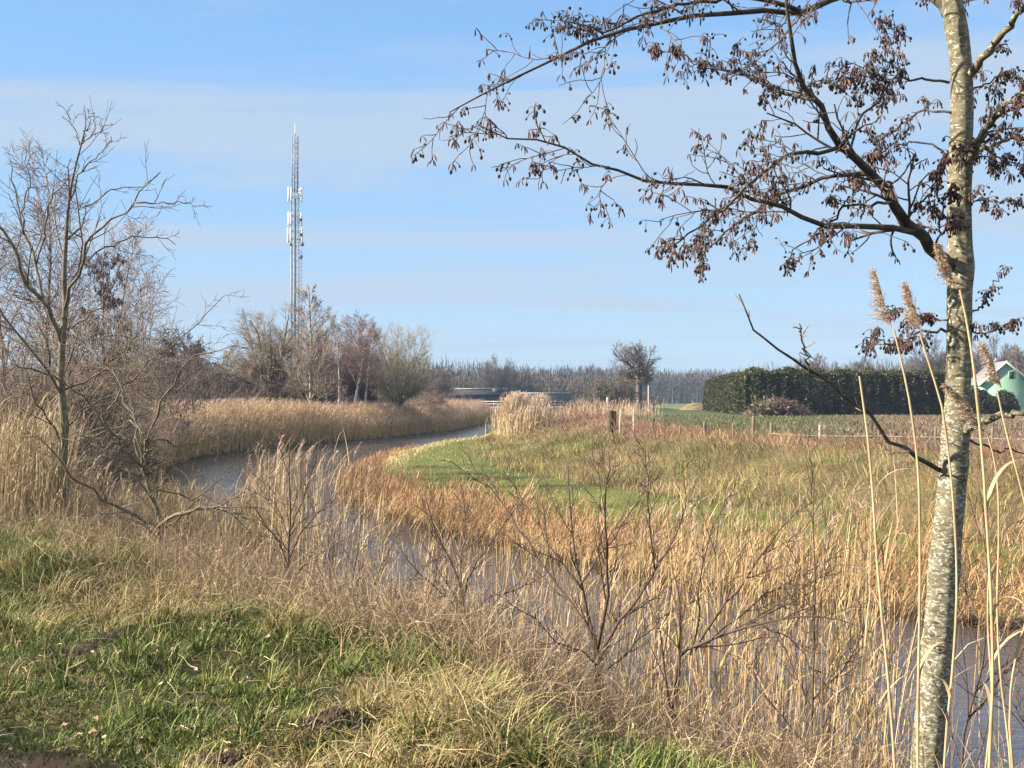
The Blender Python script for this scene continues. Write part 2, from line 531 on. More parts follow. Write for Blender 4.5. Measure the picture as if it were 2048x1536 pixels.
def tree(name, loc, H, kind, label, group=None, cat='tree', seed=1, r0=None, lean=(0, 0), dens=1.0, c_trunk=(0.13, 0.11, 0.08),
         c_twig=(0.13, 0.10, 0.08), tw=0.012, spread=1.0, trunk_mat=None):
    """a leafless tree: Empty > trunk, crown.  kind sets the way it branches"""
    rs = np.random.default_rng(seed)
    root = empty(name, loc, label, cat, group)
    r0 = r0 or H * 0.014
    K = 9
    tb, cb = MB(), MB()
    ni = lambda v: max(2, int(round(v * dens)))
    if kind in ('oak', 'vase', 'standard'):   # limbs reach out to a rounded crown
        tf, rx, rz, czn, nl, wb = {'oak': (0.30, 0.33, 0.36, 0.64, 24, 0.42), 'vase': (0.24, 0.29, 0.39, 0.61, 24, 0.18), 'standard': (0.48, 0.36, 0.27, 0.73, 20, 0.5)}[kind]
        rx *= spread
        T = walk(np.zeros((1, 3)), np.array([[lean[0], lean[1], 1.0]]), np.array([H * tf]), K, 0.1, 0.05, rs)
        R = (r0 * np.linspace(1.25, 0.9, K))[None]
        q = (np.arange(nl) + 0.5) / nl
        el = np.arcsin(0.12 + 0.86 * q) if kind != 'vase' else np.arcsin(0.56 + 0.43 * q)
        aa = np.arange(nl) * 2.4 + rs.normal(0, 0.3, nl)
        dv = np.stack([np.cos(el) * np.cos(aa), np.cos(el) * np.sin(aa), np.sin(el)], 1)
        st = T[0, -1] + (T[0, 5] - T[0, -1]) * (rs.random((nl, 1)) * (1 - q[:, None]))
        c0_ = np.array([0, 0, H * czn]); iv = 1 / np.array([rx * H, rx * H, rz * H])
        o_ = (st - c0_) * iv; d2 = dv * iv
        A2 = (d2 ** 2).sum(1); B2 = (o_ * d2).sum(1); C2 = (o_ ** 2).sum(1) - 1
        L = np.maximum((-B2 + np.sqrt(np.maximum(B2 ** 2 - A2 * C2, 0.01))) / A2, H * 0.15) * rs.uniform(0.78, 1.0, nl)
        a = walk(st, norm(dv + np.array([0, 0, 0.0])), L, 9, 0.12, wb, rs)
        ar = r0 * 0.5 * rs.uniform(0.7, 1.1, (nl, 1)) * np.linspace(1, 0.25, 9)[None]
        b_, br = kids(rs, a, ar, 13, 0.2, 1.0, 0.72 if kind != 'vase' else 0.48, 0.40, 6, 0.2, 0.4 if kind != 'vase' else 0.28, 0.6, tw, 0.4, 0.45)
        c_, cr = kids(rs, b_, br, ni(6), 0.15, 1.0, 0.65 if kind != 'vase' else 0.5, 0.52, 5, 0.2, 0.3, 0.6, tw * 0.7, 0.6, 0.3)
        d_, dr = kids(rs, c_, cr, ni(4), 0.1, 1.0, 0.65 if kind != 'vase' else 0.5, 0.75, 4, 0.15, 0.3, 0.7, tw * 0.45, 0.7, 0.3)
        lim, tws = [(a, ar)], [(b_, br), (c_, cr), (d_, dr)]
    elif kind == 'birch':      # one leader, fine purple spray
        T = walk(np.zeros((1, 3)), np.array([[lean[0], lean[1], 1.0]]), np.array([H * 0.96]), 12, 0.2, 0.10, rs)
        R = (r0 * np.linspace(1.1, 0.12, 12))[None]
        a, ar = kids(rs, T, R, ni(24), 0.32, 0.98, 0.62 * spread, 1, 6, 0.3, 0.25, 0.5, tw, 0.3, 0.65, absl=H * 0.34)
        b_, br = kids(rs, a, ar, ni(9), 0.15, 1.0, 0.6, 0.5, 5, 0.0, 0.3, 0.6, tw, 0.5, 0.4)
        c_, cr = kids(rs, b_, br, ni(6), 0.1, 1.0, 0.6, 0.7, 5, -0.35, 0.3, 0.7, tw, 0.7, 0.3)
        lim, tws = [(a, ar)], [(b_, br), (c_, cr)]
    elif kind == 'spire':      # leader with long rising branches, narrow crown
        T = walk(np.zeros((1, 3)), np.array([[lean[0], lean[1], 1.0]]), np.array([H * 0.97]), 12, 0.2, 0.05, rs)
        R = (r0 * np.linspace(1.15, 0.12, 12))[None]
        a, ar = kids(rs, T, R, ni(34), 0.10, 0.98, 0.72 * spread, 1, 6, 0.5, 0.16, 0.42, tw, 0.3, 0.75, 0.2, absl=H * 0.36)
        b_, br = kids(rs, a, ar, ni(9), 0.2, 1.0, 0.5, 0.42, 5, 0.3, 0.25, 0.6, tw, 0.5, 0.5)
        c_, cr = kids(rs, b_, br, ni(5), 0.1, 1.0, 0.5, 0.5, 4, 0.3, 0.3, 0.7, tw, 0.7, 0.3)
        lim, tws = [(a, ar)], [(b_, br), (c_, cr)]
    elif kind == 'scrub':      # many stems from the ground, tangle of twigs
        st = np.concatenate([rs.normal(0, H * 0.10 * spread, (16, 2)), np.zeros((16, 1))], 1)
        dd = np.concatenate([rs.normal(0, 0.42 * spread, (16, 2)), np.ones((16, 1))], 1)
        T = walk(st, dd, H * rs.uniform(0.55, 1.0, 16), 8, 0.1, 0.3, rs)
        R = r0 * rs.uniform(0.4, 0.8, (16, 1)) * np.linspace(1, 0.25, 8)[None]
        a, ar = kids(rs, T, R, ni(11), 0.12, 1.0, 0.75, 0.42, 6, 0.15, 0.5, 0.6, tw, 0.4, 0.4)
        b_, br = kids(rs, a, ar, ni(7), 0.1, 1.0, 0.8, 0.5, 5, 0.1, 0.55, 0.6, tw, 0.6, 0.3)
        c_, cr = kids(rs, b_, br, ni(4), 0.1, 1.0, 0.8, 0.6, 4, 0.1, 0.55, 0.7, tw, 0.7, 0.3)
        lim, tws = [], [(a, ar), (b_, br), (c_, cr)]
    S = 10 if len(T) == 1 else 5
    add_twigs(tb, T, R, c_trunk, rs, S, 0.1)
    for P_, R_ in lim:
        add_twigs(tb if kind in ('oak', 'vase', 'standard') else cb, P_, R_, c_trunk if kind in ('oak', 'vase', 'standard') else c_twig, rs, 5, 0.15)
    for P_, R_ in tws:
        add_twigs(cb, P_, R_, c_twig, rs)
    tb.build('trunk' if len(T) == 1 else 'stems', trunk_mat or M['twig'], root, True)
    cb.build('crown', M['twig'], root)
    return root


def birch_bark():
    m, nt, out = new_mat('white_birch_bark')
    tc = nd(nt, 'ShaderNodeTexCoord')
    mp = nd(nt, 'ShaderNodeMapping'); mp.inputs['Scale'].default_value = (3, 3, 9)
    nt.links.new(tc.outputs['Object'], mp.inputs[0])
    n = nd(nt, 'ShaderNodeTexNoise', Scale=1.5, Detail=4.0)
    nt.links.new(mp.outputs[0], n.inputs['Vector'])
    r = nd(nt, 'ShaderNodeValToRGB')
    r.color_ramp.elements[0].position = 0.36; r.color_ramp.elements[0].color = (0.08, 0.07, 0.06, 1)
    r.color_ramp.elements[1].position = 0.46; r.color_ramp.elements[1].color = (0.48, 0.45, 0.40, 1)
    nt.links.new(n.outputs['Fac'], r.inputs[0])
    p = nd(nt, 'ShaderNodeBsdfPrincipled', Roughness=0.7)
    nt.links.new(r.outputs[0], p.inputs['Base Color']); nt.links.new(p.outputs[0], out.inputs[0])
    return m


M['birch'] = birch_bark()


def ground_at(x, y, dz=0.0):
    return (float(x), float(y), float(TZ([x], [y])[0]) + dz)


def gpx(u, y, dz=-0.08):
    """ground point at depth y under column u"""
    x = (u - 1024.0) * y / F
    return ground_at(x, y, dz)


# ---- trees of the middle distance, beyond the reed bed
tree('oak_tree', gpx(531, 93), 11.9, 'oak', 'round crowned bare oak with a short stout trunk, left of the lattice mast', seed=21, r0=0.30, c_trunk=(0.17, 0.14, 0.085), c_twig=(0.25, 0.20, 0.145), tw=0.017, dens=1.4, spread=0.92)
tree('alder_tree', gpx(622, 88), 11.6, 'spire', 'tall narrow bare tree with long rising branches, just right of the mast', seed=22, r0=0.17, c_trunk=(0.23, 0.18, 0.12), c_twig=(0.26, 0.20, 0.145), tw=0.018, dens=1.2)
tree('ash_tree', gpx(797, 95), 9.0, 'vase', 'olive fan crowned bare tree at the right end of the tree group', seed=23, r0=0.17, c_trunk=(0.21, 0.19, 0.105), c_twig=(0.29, 0.245, 0.165), tw=0.016, dens=1.15, spread=1.15)
tree('ash_tree', gpx(760, 105), 9.4, 'vase', 'grey brown bare tree close behind the white stemmed birches', seed=27, r0=0.15, c_trunk=(0.15, 0.12, 0.09), c_twig=(0.22, 0.165, 0.135), tw=0.017, dens=1.4)
tree('alder_tree', gpx(578, 118), 10.2, 'vase', 'brown bare tree behind the round oak, at the foot of the mast', seed=28, r0=0.15, c_trunk=(0.16, 0.12, 0.09), c_twig=(0.24, 0.17, 0.12), tw=0.018, dens=1.4, spread=0.9)
tree('alder_tree', gpx(668, 104), 11.2, 'vase', 'grey brown bare tree rising behind the birches, right of the narrow tree', seed=29, r0=0.15, c_trunk=(0.15, 0.12, 0.09), c_twig=(0.23, 0.175, 0.145), tw=0.017, dens=1.4, spread=0.9)
pur = (0.20, 0.125, 0.105)
for u, y, H, ln, lab, sd in ((676, 90, 9.0, (0.05, 0), 'white stemmed birch with the brightest curved trunk in the birch group', 31),
                             (703, 91, 9.3, (0.10, 0), 'white stemmed birch leaning right with a purple brown crown', 32),
                             (727, 93, 8.6, (0.08, 0), 'thin white birch at the right end of the birch group', 33),
                             (655, 92, 7.6, (-0.05, 0), 'thin grey white birch at the left end of the birch group', 34)):
    tree('birch_tree', gpx(u, y), H, 'birch', lab, 'birches beyond the reed bed', seed=sd, r0=0.12, lean=ln, c_twig=pur, tw=0.013, trunk_mat=M['birch'], dens=0.85)
tree('birch_tree', gpx(640, 95), 8.8, 'birch', 'dark stemmed birch behind the white ones', 'birches beyond the reed bed', seed=36, r0=0.09, c_twig=pur, tw=0.015, dens=0.8)
tree('birch_tree', gpx(716, 98), 10.2, 'birch', 'taller purple brown birch at the back of the birch group', 'birches beyond the reed bed', seed=37, r0=0.10, c_twig=pur, tw=0.016, dens=0.85)

# ---- dark thicket behind the left reed bed
SCR = [(296, 84, 5.6), (340, 90, 5.8), (385, 92, 5.6), (430, 102, 5.2), (480, 108, 5.0), (560, 104, 4.6), (606, 98, 4.6), (652, 104, 5.2), (702, 106, 5.4), (748, 104, 4.8), (845, 112, 3.2), (325, 108, 8.4), (408, 114, 7.4), (455, 122, 6.4)]
protos = []
for q in range(3):
    h0 = 5.0
    t = tree('bare_shrub', (0, 0, -50), h0, 'scrub', 'x', seed=50 + q, r0=0.07, c_trunk=(0.13, 0.10, 0.075), c_twig=((0.14, 0.103, 0.077), (0.165, 0.116, 0.087), (0.125, 0.098, 0.076))[q], tw=0.018, dens=1.35)
    protos.append(t)
pl = ['under the left flank of the round oak', 'beside the purple alder crowns', 'in the gap left of the round oak', 'before the round oak trunk, left side', 'touching the round oak trunk', 'right of the round oak trunk',
      'below the lattice mast', 'behind the birch trunks, left side', 'behind the brightest birch trunk', 'between the birches and the olive tree', 'at the right end of the tree group', 'rearmost, at the far left of the thicket', 'rearmost, left of the oak', 'rearmost, behind the oak trunk']
for i, (u, y, h) in enumerate(SCR):
    o = protos[i] if i < 3 else copy_tree(protos[i % 3])
    o.location = gpx(u, y, -0.1)
    o.rotation_euler.z = i * 1.7
    s = h / 5.0
    o.scale = (s * 1.25, s * 1.25, s)
    tag(o, 'dark brown leafless shrub of the thicket, ' + pl[i], 'shrub', 'shrubs of the thicket behind the reed bed')

# ---- trees of the near left thicket
tree('birch_tree', gpx(95, 31), 8.7, 'birch', 'tallest fine twigged birch behind the slim tree at the left edge', 'trees of the left thicket', seed=61, r0=0.07, c_trunk=(0.15, 0.12, 0.10), c_twig=(0.19, 0.14, 0.125), tw=0.0075, dens=1.0, spread=0.8)
tree('birch_tree', gpx(20, 29), 6.6, 'birch', 'fine twigged birch cut by the left edge of the picture', 'trees of the left thicket', seed=62, r0=0.06, c_trunk=(0.15, 0.12, 0.10), c_twig=(0.18, 0.135, 0.115), tw=0.007, dens=0.9, spread=0.9)
tree('birch_tree', gpx(215, 36), 8.2, 'birch', 'pale fine twigged birch right of the tallest one in the left thicket', 'trees of the left thicket', seed=63, r0=0.06, c_trunk=(0.17, 0.14, 0.12), c_twig=(0.21, 0.165, 0.15), tw=0.008, dens=0.9, spread=0.75)
tree('birch_tree', gpx(292, 40), 7.8, 'birch', 'rightmost pale birch of the left thicket, drooping twigs against the sky', 'trees of the left thicket', seed=64, r0=0.06, c_trunk=(0.18, 0.15, 0.13), c_twig=(0.22, 0.175, 0.16), tw=0.008, dens=0.8, spread=0.85)
tree('birch_tree', gpx(150, 33), 6.4, 'birch', 'reddish brown birch low in the middle of the left thicket', 'trees of the left thicket', seed=65, r0=0.06, c_trunk=(0.15, 0.11, 0.09), c_twig=(0.19, 0.12, 0.095), tw=0.0075, dens=0.9, spread=0.9)
for i, (u, y, h, w) in enumerate([(20, 21, 3.6, 1.0), (95, 23, 3.8, 1.0), (170, 24, 3.9, 1.0), (225, 27, 3.2, 0.9), (262, 31, 2.7, 0.8), (60, 27, 3.6, 0.9), (180, 31, 4.2, 0.9), (150, 42, 5.2, 0.9), (225, 36, 4.2, 0.9)]):
    if i < 2:
        o = sb = tree('bare_shrub', (0, 0, 0), 4.0, 'scrub', 'x', seed=70 + i, r0=0.045, c_trunk=(0.15, 0.12, 0.08), c_twig=((0.19, 0.142, 0.10), (0.165, 0.125, 0.09))[i], tw=0.0065, dens=0.85)
        protos.append(o)
    else:
        o = copy_tree(protos[3 + i % 2])
    o.location = gpx(u, y, -0.1); o.rotation_euler.z = 2.1 * i; o.scale = (h / 4 * w, h / 4 * w, h / 4)
    tag(o, ['tangled brown shrub at the left edge behind the pale reeds', 'tangled brown shrub behind the trunk of the slim tree', 'tangled brown shrub right of the slim tree trunk', 'tangled shrub between the slim tree and the river', 'rightmost near shrub, at the start of the reed bed',
            'taller tangle at the back of the thicket, left edge', 'taller tangle under the reddish birch', 'tall shrub at the back of the thicket, middle', 'tall dark shrub under the pale birches'][i], 'shrub', 'tangled shrubs of the left thicket')
# alders hung with dark cones, in front of the sky right of the thicket
def coned_tree(u, y, H, label, seed, sp):
    rs = np.random.default_rng(seed)
    root = empty('alder_tree', gpx(u, y), label, 'tree', 'alders with dark catkins in the left thicket')
    T = walk(np.zeros((1, 3)), np.array([[0.02, 0, 1.0]]), np.array([H * 0.96]), 12, 0.2, 0.06, rs)
    R = (H * 0.011 * np.linspace(1.1, 0.15, 12))[None]
    a, ar = kids(rs, T, R, 26, 0.25, 0.98, 1.0, 1, 6, 0.25, 0.3, 0.5, 0.012, 0.3, 0.6, absl=H * sp)
    b_, br = kids(rs, a, ar, 9, 0.2, 1.0, 0.7, 0.45, 5, 0.0, 0.4, 0.6, 0.009, 0.5, 0.4)
    c_, cr = kids(rs, b_, br, 5, 0.2, 1.0, 0.8, 0.5, 4, -0.1, 0.5, 0.7, 0.008, 0.7, 0.3)
    tb = MB(); add_twigs(tb, T, R, (0.15, 0.12, 0.09), rs, 8, 0.1); tb.build('trunk', M['twig'], root, True)
    cb = MB()
    for P_, R_ in ((a, ar), (b_, br), (c_, cr)):
        add_twigs(cb, P_, R_, (0.13, 0.10, 0.085), rs)
    e = c_[:, -1]
    e = e[rs.random(len(e)) < 0.8]
    P_ = walk(e, np.tile([[0, 0, -1.0]], (len(e), 1)), rs.uniform(0.07, 0.14, len(e)), 3, 0, 0.2, rs)
    add_twigs(cb, P_, np.full((len(e), 3), 0.02), (0.12, 0.075, 0.065), rs)
    cb.build('crown', M['twig'], root)


coned_tree(322, 52, 5.6, 'dark alder hung with catkins, the lefthand one above the reed bed edge', 81, 0.26)
coned_tree(385, 60, 5.9, 'dark alder hung with catkins, standing right against the pale sky', 82, 0.24)
coned_tree(205, 34, 6.9, 'dark alder hung with catkins among the birches', 83, 0.24)

# ------------------------------------------------------------------ plants measured from the photograph
WS = 1.0


def line3(pts, y0, y1, w0, w1, K, base):
    """pixel polyline -> (K,3) points about base and (K,) radii; depth runs from y0 to y1, widths in pixels"""
    n = len(pts)
    ys = np.linspace(y0, y1, n)
    P = np.array([at(u, v, y) for (u, v), y in zip(pts, ys)]) - base
    P = resample(P, K)
    yy = np.linspace(y0, y1, K)
    return P, np.linspace(w0, w1, K) * 0.5 * WS * yy / F


def traced(name, label, cat, trunk, limbs, grow, seed, mats, group=None, c_trunk=(0.13, 0.11, 0.075), c_twig=(0.13, 0.10, 0.075), rmin=0.002, tsides=12, crown='crown', K=14, limbname='branch', wobble=0.0):
    """trunk, limbs: (pixel points, depth at start, depth at end, width at start, width at end).  grow: levels of kids() arguments"""
    rs = np.random.default_rng(seed)
    u0, v0 = trunk[0][0]
    vg = HV + (CZ - float(TZ([(u0 - 1024.0) * trunk[1] / F], [trunk[1]])[0]) + 0.05) * F / trunk[1]
    if vg > v0 + 4:                                      # carry the stem down to the ground it stands on
        trunk = ([(u0 + (u0 - trunk[0][1][0]) * 0.25, vg)] + list(trunk[0]),) + tuple(trunk[1:])
    base = at(*trunk[0][0], trunk[1])
    root = empty(name, tuple(base), label, cat, group)
    tP, tR = line3(*trunk, 24, base)
    mb = MB(); mb.tube(tP, tR, tsides, c_trunk)
    mb.build('trunk', mats[0], root, True)
    lines = [(tP, tR)]
    for l in limbs:
        P, R = line3(*l, K, base)
        if wobble:
            P = P + rs.normal(0, wobble, P.shape) * np.minimum(np.linspace(0, 6, K), 1)[:, None]
        lines.append((P, R))
        if True:
            mb = MB(); mb.tube(P, R, 8, c_trunk)
            mb.build(limbname, mats[0], root, True)
    cb = MB()
    for l, (P, R) in zip(limbs, lines[1:]):
        pass
    P = np.array([resample(a, K) for a, _ in lines]); R = np.array([np.interp(np.linspace(0, 1, K), np.linspace(0, 1, len(r)), r) for _, r in lines])
    lev = [(P, R)]
    for g in grow:
        g = dict(g)
        src = lev[g.pop('src', -1)]
        if g.pop('notrunk', False):
            src = (src[0][1:], src[1][1:])
        Pc, Rc = kids(rs, src[0], src[1], rmin=rmin, **g)
        add_twigs(cb, Pc, Rc, c_twig, rs, 4)
        lev.append((Pc, Rc))
    if cb.n:
        cb.build(crown, mats[1], root)
    return root, lev, base


M['bark'] = ramp_mat('mossy_young_bark', [(0.30, (0.05, 0.043, 0.025)), (0.5, (0.125, 0.105, 0.065)), (0.75, (0.20, 0.175, 0.12))], (9, 9, 16), 5, 0.85, 0.5, 0.01)

# slim bare tree at the left
WS = 0.76
t_lines = [
    ([(126, 690), (106, 640), (87, 605), (50, 555), (32, 505), (12, 465), (-30, 420), (-70, 370)], 14, 13.4, 15, 4),
    ([(87, 605), (80, 570), (73, 524), (46, 469), (36, 405), (18, 310)], 14, 14.5, 9, 2.4),
    ([(46, 469), (50, 410), (55, 350), (45, 285)], 14.3, 14.6, 4.6, 2),
    ([(73, 528), (91, 442), (109, 387), (141, 355), (160, 330)], 14.2, 13.6, 5, 2),
    ([(128, 625), (145, 575), (162, 537), (182, 478), (219, 442), (269, 405), (295, 370), (319, 344)], 14, 13.2, 10, 2.4),
    ([(269, 405), (300, 405), (369, 405), (390, 410), (406, 414)], 13.4, 13.2, 5, 1.8),
    ([(137, 478), (166, 446), (178, 410), (205, 391), (255, 373), (285, 372)], 14, 14.8, 5.5, 1.8),
    ([(160, 537), (190, 510), (228, 487), (280, 478), (328, 474), (351, 485)], 13.9, 14.7, 5, 1.8),
    ([(140, 400), (164, 345), (185, 320), (215, 290), (225, 270)], 14, 13.5, 5.0, 1.8),
    ([(160, 290), (150, 262), (141, 241), (125, 216)], 14, 14.2, 4, 1.5),
    ([(165, 287), (190, 268), (216, 253)], 14, 13.8, 4, 1.5),
    ([(166, 282), (178, 250), (189, 218)], 14, 14.1, 3.5, 1.5),
    ([(135, 480), (100, 465), (60, 470), (10, 445)], 14, 14.4, 4, 1.5),
    ([(128, 770), (90, 745), (40, 735), (-20, 765)], 14, 13, 6, 2.5),
    ([(128, 780), (170, 760), (220, 730), (250, 700), (280, 640), (290, 600)], 14, 14.8, 6, 2),
    ([(127, 890), (100, 850), (75, 810), (55, 760), (48, 700)], 14, 13.3, 7, 2),
    ([(129, 860), (160, 825), (200, 800), (260, 780), (310, 776)], 14, 14.6, 6, 2),
    ([(124, 700), (80, 685), (30, 680), (-20, 690)], 14, 14.6, 5, 2),
    ([(130, 660), (165, 640), (205, 610), (235, 560), (240, 520)], 14, 14.6, 5, 1.8),
    ([(122, 730), (105, 690), (98, 640), (110, 590)], 14, 14.4, 5, 2),
]
traced('bare_tree', 'slim bare young tree with forked crooked limbs near the left edge', 'tree',
       ([(112, 1125), (118, 1085), (128, 1000), (124, 930), (130, 850), (122, 780), (124, 690), (131, 615), (128, 560), (132, 480), (138, 400), (148, 345), (163, 287), (172, 250), (169, 212)], 14, 14, 30, 2),
       t_lines, [dict(n=6, t0=0.2, t1=1.0, ang=0.7, lenf=0.3, K=5, up=0.35, wob=0.3, rs_=0.55, taper=0.5, prof=0.4),
                 dict(n=4, t0=0.2, t1=1.0, ang=0.7, lenf=0.45, K=4, up=0.3, wob=0.3, rs_=0.7, taper=0.6, prof=0.3)],
       5, (M['bark'], M['twig']), c_twig=(0.115, 0.09, 0.062), rmin=0.0034, wobble=0.02)

# small crooked tree with drooping limbs, at the reed edge
s_lines = [
    ([(293, 960), (297, 925), (292, 885)], 12, 12, 12, 10),
    ([(292, 888), (265, 830), (240, 775), (215, 735), (180, 690), (140, 655)], 12, 12.6, 8, 2.2),
    ([(294, 886), (303, 845), (330, 790), (370, 735), (420, 705), (490, 690)], 12, 11.4, 7, 2),
    ([(287, 935), (262, 915), (240, 893), (222, 865), (185, 820), (155, 780), (95, 735)], 12, 11.3, 10, 3),
    ([(322, 1050), (345, 1033), (390, 1024), (430, 1023), (480, 1032), (510, 1055), (565, 1110)], 12, 11.2, 12, 2.5),
    ([(318, 1052), (280, 1038), (240, 1015), (180, 975), (135, 945), (95, 890), (40, 870)], 12, 11.2, 11, 2.5),
    ([(324, 1085), (360, 1078), (400, 1092), (460, 1110), (500, 1130), (560, 1142)], 12, 11, 7, 2.5),
    ([(296, 885), (320, 875), (355, 892), (400, 880), (450, 850)], 12, 12.6, 6, 1.8),
    ([(292, 870), (280, 850), (252, 815), (245, 760), (246, 700)], 12, 12.4, 5, 1.8),
    ([(215, 820), (260, 765), (310, 708), (375, 662), (418, 622), (446, 596)], 12.2, 12.8, 5.5, 2),
    ([(283, 925), (270, 880), (265, 842), (215, 862), (150, 880), (60, 890)], 12, 12.5, 6, 2),
    ([(300, 980), (340, 985), (390, 1000), (440, 960), (500, 900)], 12, 12.4, 4.6, 2),
    ([(430, 1022), (465, 995), (500, 985), (560, 1010), (580, 1050)], 11.5, 11, 5, 2),
    ([(222, 865), (260, 890), (200, 910), (190, 935)], 11.8, 11.4, 4, 1.5),
    ([(240, 1015), (290, 1000), (330, 970), (380, 975), (420, 1000)], 12, 11.6, 3.6, 1.5),
]
WS = 0.70
traced('bare_tree', 'low crooked bare tree with arching side limbs, at the near reed edge', 'tree',
       ([(316, 1165), (318, 1110), (322, 1050), (312, 1015), (300, 985), (292, 955), (284, 935), (283, 905), (270, 870)], 12, 12, 24, 4),
       s_lines, [dict(n=8, t0=0.2, t1=1.0, ang=0.8, lenf=0.30, K=6, up=0.15, wob=0.45, rs_=0.5, taper=0.5, prof=0.3),
                 dict(n=5, t0=0.15, t1=1.0, ang=0.8, lenf=0.5, K=5, up=0.15, wob=0.45, rs_=0.65, taper=0.6, prof=0.3)],
       6, (M['bark'], M['twig']), c_twig=(0.12, 0.092, 0.064), rmin=0.0028, wobble=0.02)

WS = 1.0
# saplings and shrubs rising from the near bank
def sapling(label, stems, grow_n, seed, c=(0.080, 0.055, 0.041), rmin=0.0022, ang=0.5, lenf=0.35, n2=4):
    return traced('bare_shrub', label, 'shrub', stems[0], stems[1:],
                  [dict(n=grow_n + 4, t0=0.2, t1=1.0, ang=ang, lenf=lenf, K=6, up=0.2, wob=0.18, rs_=0.6, taper=0.5, prof=0.4),
                   dict(n=n2, t0=0.15, t1=1.0, ang=ang, lenf=0.5, K=5, up=0.15, wob=0.2, rs_=0.75, taper=0.6, prof=0.3)],
                  seed, (M['twig'], M['twig']), 'leafless shrubs on the near bank', c_trunk=c, c_twig=c, rmin=rmin, tsides=7, wobble=0.006, crown='twigs', limbname='stem')


y = 10.3
sapling('upright leafless sapling in front of the left reeds and the river', [
    ([(578, 1215), (578, 1150), (577, 1090), (581, 1030), (578, 950), (580, 880)], y, y, 8, 2),
    ([(578, 1140), (560, 1090), (530, 1050), (505, 1010)], y, y - .4, 4.4, 1.6), ([(578, 1120), (600, 1070), (640, 1020), (675, 985)], y, y + .4, 4.4, 1.6),
    ([(578, 1080), (560, 1030), (535, 985), (520, 940)], y, y + .4, 3.5, 1.4), ([(580, 1060), (605, 1000), (625, 940), (640, 890)], y, y - .3, 3.8, 1.4),
    ([(578, 1170), (610, 1130), (655, 1100), (700, 1075)], y, y - .5, 4, 1.5), ([(578, 1180), (545, 1150), (505, 1130), (470, 1125)], y, y + .4, 3.5, 1.5)], 4, 91)
y = 6.85
sapling('widest leafless brown shrub, its forked stem rising from the green grass in the middle', [
    ([(1197, 1395), (1196, 1340), (1194, 1290), (1178, 1240), (1166, 1180), (1150, 1110), (1140, 1010), (1135, 930)], y, y + .3, 11, 2),
    ([(1195, 1300), (1208, 1240), (1216, 1180), (1212, 1090), (1210, 1000), (1215, 900)], y, y - .3, 8, 2),
    ([(1190, 1280), (1160, 1230), (1130, 1190), (1085, 1130), (1040, 1060), (1000, 1000), (940, 930)], y, y + .6, 6, 1.8),
    ([(1197, 1310), (1235, 1250), (1275, 1200), (1310, 1140), (1350, 1070), (1375, 990)], y, y - .4, 6.5, 1.8),
    ([(1166, 1180), (1120, 1120), (1080, 1060), (1050, 1010), (1020, 950)], y, y + .3, 4, 1.5),
    ([(1160, 1170), (1200, 1110), (1240, 1050), (1280, 1000), (1300, 960)], y, y + .5, 4, 1.5),
    ([(1310, 1140), (1300, 1060), (1295, 980), (1290, 900)], y - .3, y - .5, 4, 1.5),
    ([(1194, 1330), (1160, 1300), (1120, 1290), (1070, 1240), (1020, 1210)], y, y - .4, 4, 1.6),
    ([(1196, 1350), (1240, 1320), (1280, 1280), (1330, 1230), (1380, 1200)], y, y + .5, 4, 1.6)], 6, 92, n2=4, lenf=0.3)
y = 8.1
sapling('leafless shrub with criss-crossing stems left of the widest one, before open water', [
    ([(926, 1300), (928, 1250), (924, 1190), (905, 1130), (870, 1060), (850, 990)], y, y, 8, 2),
    ([(925, 1200), (945, 1140), (985, 1080), (1020, 1030), (1060, 980)], y, y + .4, 5, 1.6),
    ([(925, 1190), (920, 1130), (930, 1060), (925, 980)], y, y + .3, 4, 1.5),
    ([(926, 1240), (890, 1190), (840, 1150), (800, 1100)], y, y - .3, 4, 1.6),
    ([(926, 1250), (970, 1200), (1030, 1180), (1090, 1150)], y, y - .3, 4, 1.6)], 5, 93)
y = 8.9
sapling('clump of thin dark upright stems left of the middle, by the water edge', [
    ([(672, 1300), (668, 1220), (660, 1150), (655, 1050)], y, y, 5, 1.8), ([(690, 1290), (700, 1200), (712, 1120), (722, 1030)], y, y + .2, 4.4, 1.6),
    ([(720, 1300), (735, 1220), (760, 1140), (800, 1060)], y, y + .2, 4.4, 1.6), ([(735, 1290), (770, 1220), (820, 1160), (885, 1110)], y, y - .2, 4.4, 1.6),
    ([(840, 1290), (850, 1220), (870, 1150), (880, 1090)], y, y - .2, 4.4, 1.6), ([(705, 1300), (690, 1230), (650, 1180), (615, 1150)], y, y + .3, 4, 1.5)], 4, 94)
y = 6.4
sapling('leaning leafless branch with one long sweep to the right, left of the alder', [
    ([(1355, 1330), (1390, 1295), (1450, 1268), (1520, 1248), (1600, 1233), (1680, 1240), (1745, 1265)], y, y - .5, 12, 2),
    ([(1390, 1300), (1420, 1250), (1470, 1190), (1510, 1130), (1560, 1060), (1610, 1005)], y, y + .3, 6, 1.8),
    ([(1410, 1290), (1460, 1250), (1530, 1190), (1600, 1155), (1680, 1110)], y, y + .5, 4.6, 1.6),
    ([(1450, 1270), (1540, 1220), (1620, 1170), (1665, 1140)], y, y - .2, 4, 1.5), ([(1380, 1310), (1400, 1240), (1400, 1160), (1420, 1080), (1450, 1000)], y, y - .3, 5, 1.6),
    ([(1520, 1250), (1580, 1280), (1620, 1330), (1660, 1380)], y - .2, y - .3, 3.4, 1.4)], 5, 95, lenf=0.28)
y = 6.1
